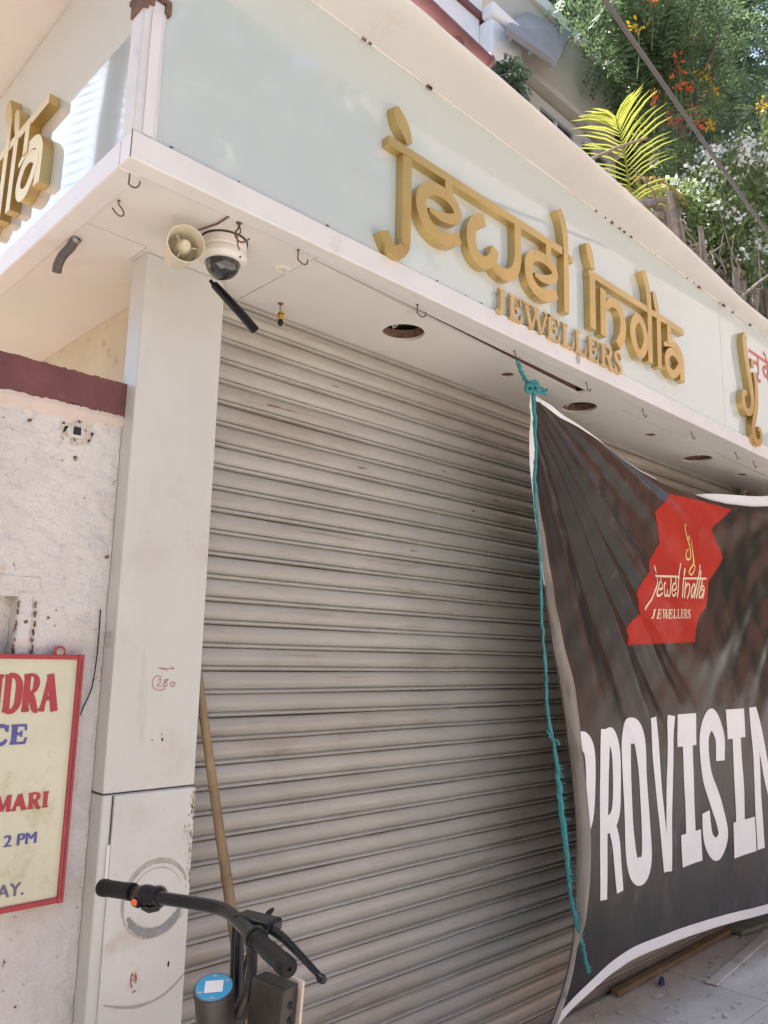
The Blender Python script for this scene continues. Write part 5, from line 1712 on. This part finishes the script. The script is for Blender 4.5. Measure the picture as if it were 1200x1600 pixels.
blooms = [((6.56, 3.2, 6.99), 0), ((7.06, 3.2, 7.42), 0), ((7.16, 3.2, 7.70), 0), ((7.40, 3.2, 7.55), 0), ((7.49, 3.2, 7.36), 0), ((7.54, 3.2, 7.18), 0), ((6.95, 3.2, 6.95), 0), ((7.70, 3.2, 7.92), 1), ((7.90, 3.2, 7.95), 1), ((7.98, 3.2, 7.85), 1), ((7.42, 3.2, 8.34), 1), ((7.50, 3.2, 8.22), 1), ((7.85, 3.2, 7.35), 1), ((9.35, 3.2, 8.42), 1), ((9.55, 3.2, 8.5), 1), ((6.3, 3.2, 7.6), 1), ((6.6, 3.2, 8.1), 0)]
for k, (p, yk) in enumerate(blooms):
    MB().tube(crom([Vector(p), Vector(p) + Vector((.02, 0, -.25)), Vector(p) + Vector((-.05 + .03 * (k % 3), 0, -.6))], 4), .005, 5).build("flower_stalk", M_leafl, pf)
for p, yk in blooms:
    n = 15
    o = RNG.normal(0, 1, (n, 3)) * np.array([.045, .035, .03]) * (1 if yk else 1.15)
    d = unit(o + RNG.normal(0, .03, (n, 3)))
    s = unit(np.cross(d, RNG.normal(0, 1, (n, 3))))
    leaf_mesh("blossom", np.array(p) + o, d, s, .06, .032, M_yelfl if yk else M_redfl, pf, (6.9, 3.2, 3.80))

# hanging creeper by the house corner
cr = thing("potted_fern", "small dark leafy plant at the house corner above the roof edge", "plant", (4.6, 3.3, 3.80))
C, D, Nn = sprays(np.array([(4.36, 3.3, 5.98), (4.45, 3.3, 5.92), (4.40, 3.3, 6.06)]), np.full(3, .08), 20, 6, .13, .05, .024, .6)
leaf_mesh("foliage", C, D, Nn, .05, .024, M_leafd, cr, (4.6, 3.3, 3.80))
mb = MB()
limb(mb, (4.6, 3.3, 3.80), (4.42, 3.3, 5.95), .02, .008, 3, .3)
mb.build("stem", M_wood, cr)

# =================================================================== TREES
tree("tall feathery tree with dark green crown rising behind the house wing", (9.5, 7.5, -.2), (10.0, 6.8, 8.5), (10.0, 6.6, 11.3), (2.6, 2.0, 2.6), 95, 30, 9, .55, .15, .055, M_leafd, (.5, .85), .25)
tree("broad leafy tree at the upper right with sky gleaming through its crown", (15.5, 8.5, -.2), (15.5, 8, 10), (15.5, 7.6, 14.6), (4.6, 2.6, 4.4), 100, 30, 9, .75, .20, .075, M_leafm, (.6, 1.15), .35)
tree("blue green tree low behind the white flowering bush", (12.5, 6.0, -.2), (12.5, 6, 7), (12.6, 5.8, 9.3), (3.0, 1.6, 2.2), 80, 28, 9, .5, .13, .05, M_leafd, (.5, .8), .22)
# branch of the first tree hanging before the house awning
tree("drooping light green boughs hanging in front of the grey awning", (8.6, 3.4, 3.8), (8.3, 3.6, 8.6), (7.6, 3.5, 8.6), (1.35, .5, .85), 34, 26, 9, .34, .085, .030, M_leafm, (.22, .36), .06, .9, .2)
# trees seen only as reflections in the glass
tree("tall tree across the street mirrored in the front fascia", (9.0, -9.6, -.2), (9.0, -9.6, 9), (8.8, -9.6, 12.4), (4.2, 2.0, 2.6), 80, 20, 8, .7, .22, .09, M_leafd, (.6, 1.0), .3)
t = thing("palm_tree", "tall palm behind the side wall mirrored in the side fascia", "tree", (-2.0, 8.8, -.2))
mb = MB()
limb(mb, (-2.0, 8.8, -.2), (-2.05, 8.9, 9.6), .17, .12, 4, .05, 12)
mb.build("trunk", M_bark, t)
Cc, Dd, Nn_ = [], [], []
for k in range(18):
    a = k * 2.4
    el = .55 - .07 * (k % 9)
    tip = np.array([math.cos(a), math.sin(a), 0])
    for i in range(24):
        q = i / 23
        pos = np.array([-2.05, 8.9, 9.6]) + tip * 2.6 * q + np.array([0, 0, 2.6 * (el * q - .75 * q * q)])
        for sg_ in (-1, 1):
            sd = np.array([-math.sin(a), math.cos(a), 0]) * sg_
            ld = unit(sd + tip * .6 + np.array([0, 0, -.55]))
            Cc.append(pos + ld * .25); Dd.append(ld); Nn_.append(unit(np.cross(ld, [0, 0, 1.0])))
leaf_mesh("crown", np.array(Cc), np.array(Dd), np.array(Nn_), .55, .045, M_leafd, t, (-2.0, 8.8, -.2))

# building across the street with blocks added for reflections
opp = thing("opposite_building", "plain terracotta building across the street, with unseen blocks added for reflections", "building", (2, -13, 0))
box("wall", M_oppw, opp, -14, 34.0, -14, -11.3, -.2, 6.0, 0)
box("parapet", M_housew, opp, -14.1, 34.1, -14.1, -11.2, 6.001, 6.4, 0)
box("added_brick_block", M_brickf, opp, 13.0, 60.0, -14.2, -11.15, -.2, 11.0, 0)  # unseen block added to put red reflections into the banner folds
box("added_upper_block", M_nbr, opp, 13.0, 60.0, -14.2, -11.16, 11.001, 19.0, 0)  # unseen pale block added to cover blue sky in the fascia reflection
for k in range(14):
    w = MB().box(-13 + k * 3, -11.4 + k * 3, -11.31, -11.24, 3.8, 5.4).build("window", M_winf, opp)
    MB().box(-12.9 + k * 3, -11.5 + k * 3, -11.245, -11.232, 3.9, 5.3).build("pane", M_wing, w)

nb = thing("added_neighbour_block", "unseen beige block added at the left to screen off blue sky", "building", (-9, -2, 0))  # added to keep blue skylight off the pillar's left face
box("wall", M_nbr, nb, -14, -6.0, -8.5, 4.6, -.2, 10.0, 0)
for k in range(4):
    w = MB().box(-6.05, -5.95, -7.6 + k * 3, -6.2 + k * 3, 3.4, 5.0).build("window", M_winf, nb)
    MB().box(-5.949, -5.94, -7.5 + k * 3, -6.3 + k * 3, 3.5, 4.9).build("pane", M_wing, w)
cl, rd = crown_clumps((46, -2.0, 9.0), (3, 13, 9.5), 230, 1.0, 1.9, .2)  # foliage mass added out of view as a dark reflection for the banner
cl2, rd2 = crown_clumps((44, -9.6, 5.6), (15, 1.0, 5.6), 210, 1.0, 1.7, .1)
cl, rd = np.concatenate([cl, cl2]), np.concatenate([rd, rd2])
C, D, Nn = sprays(cl, rd, 22, 7, 1.1, .5, .25, .5)
tag(leaf_mesh("added_treeline", C, D, Nn, .5, .25, M_leafd), label="unseen distant trees added to darken the banner reflections", kind='stuff')
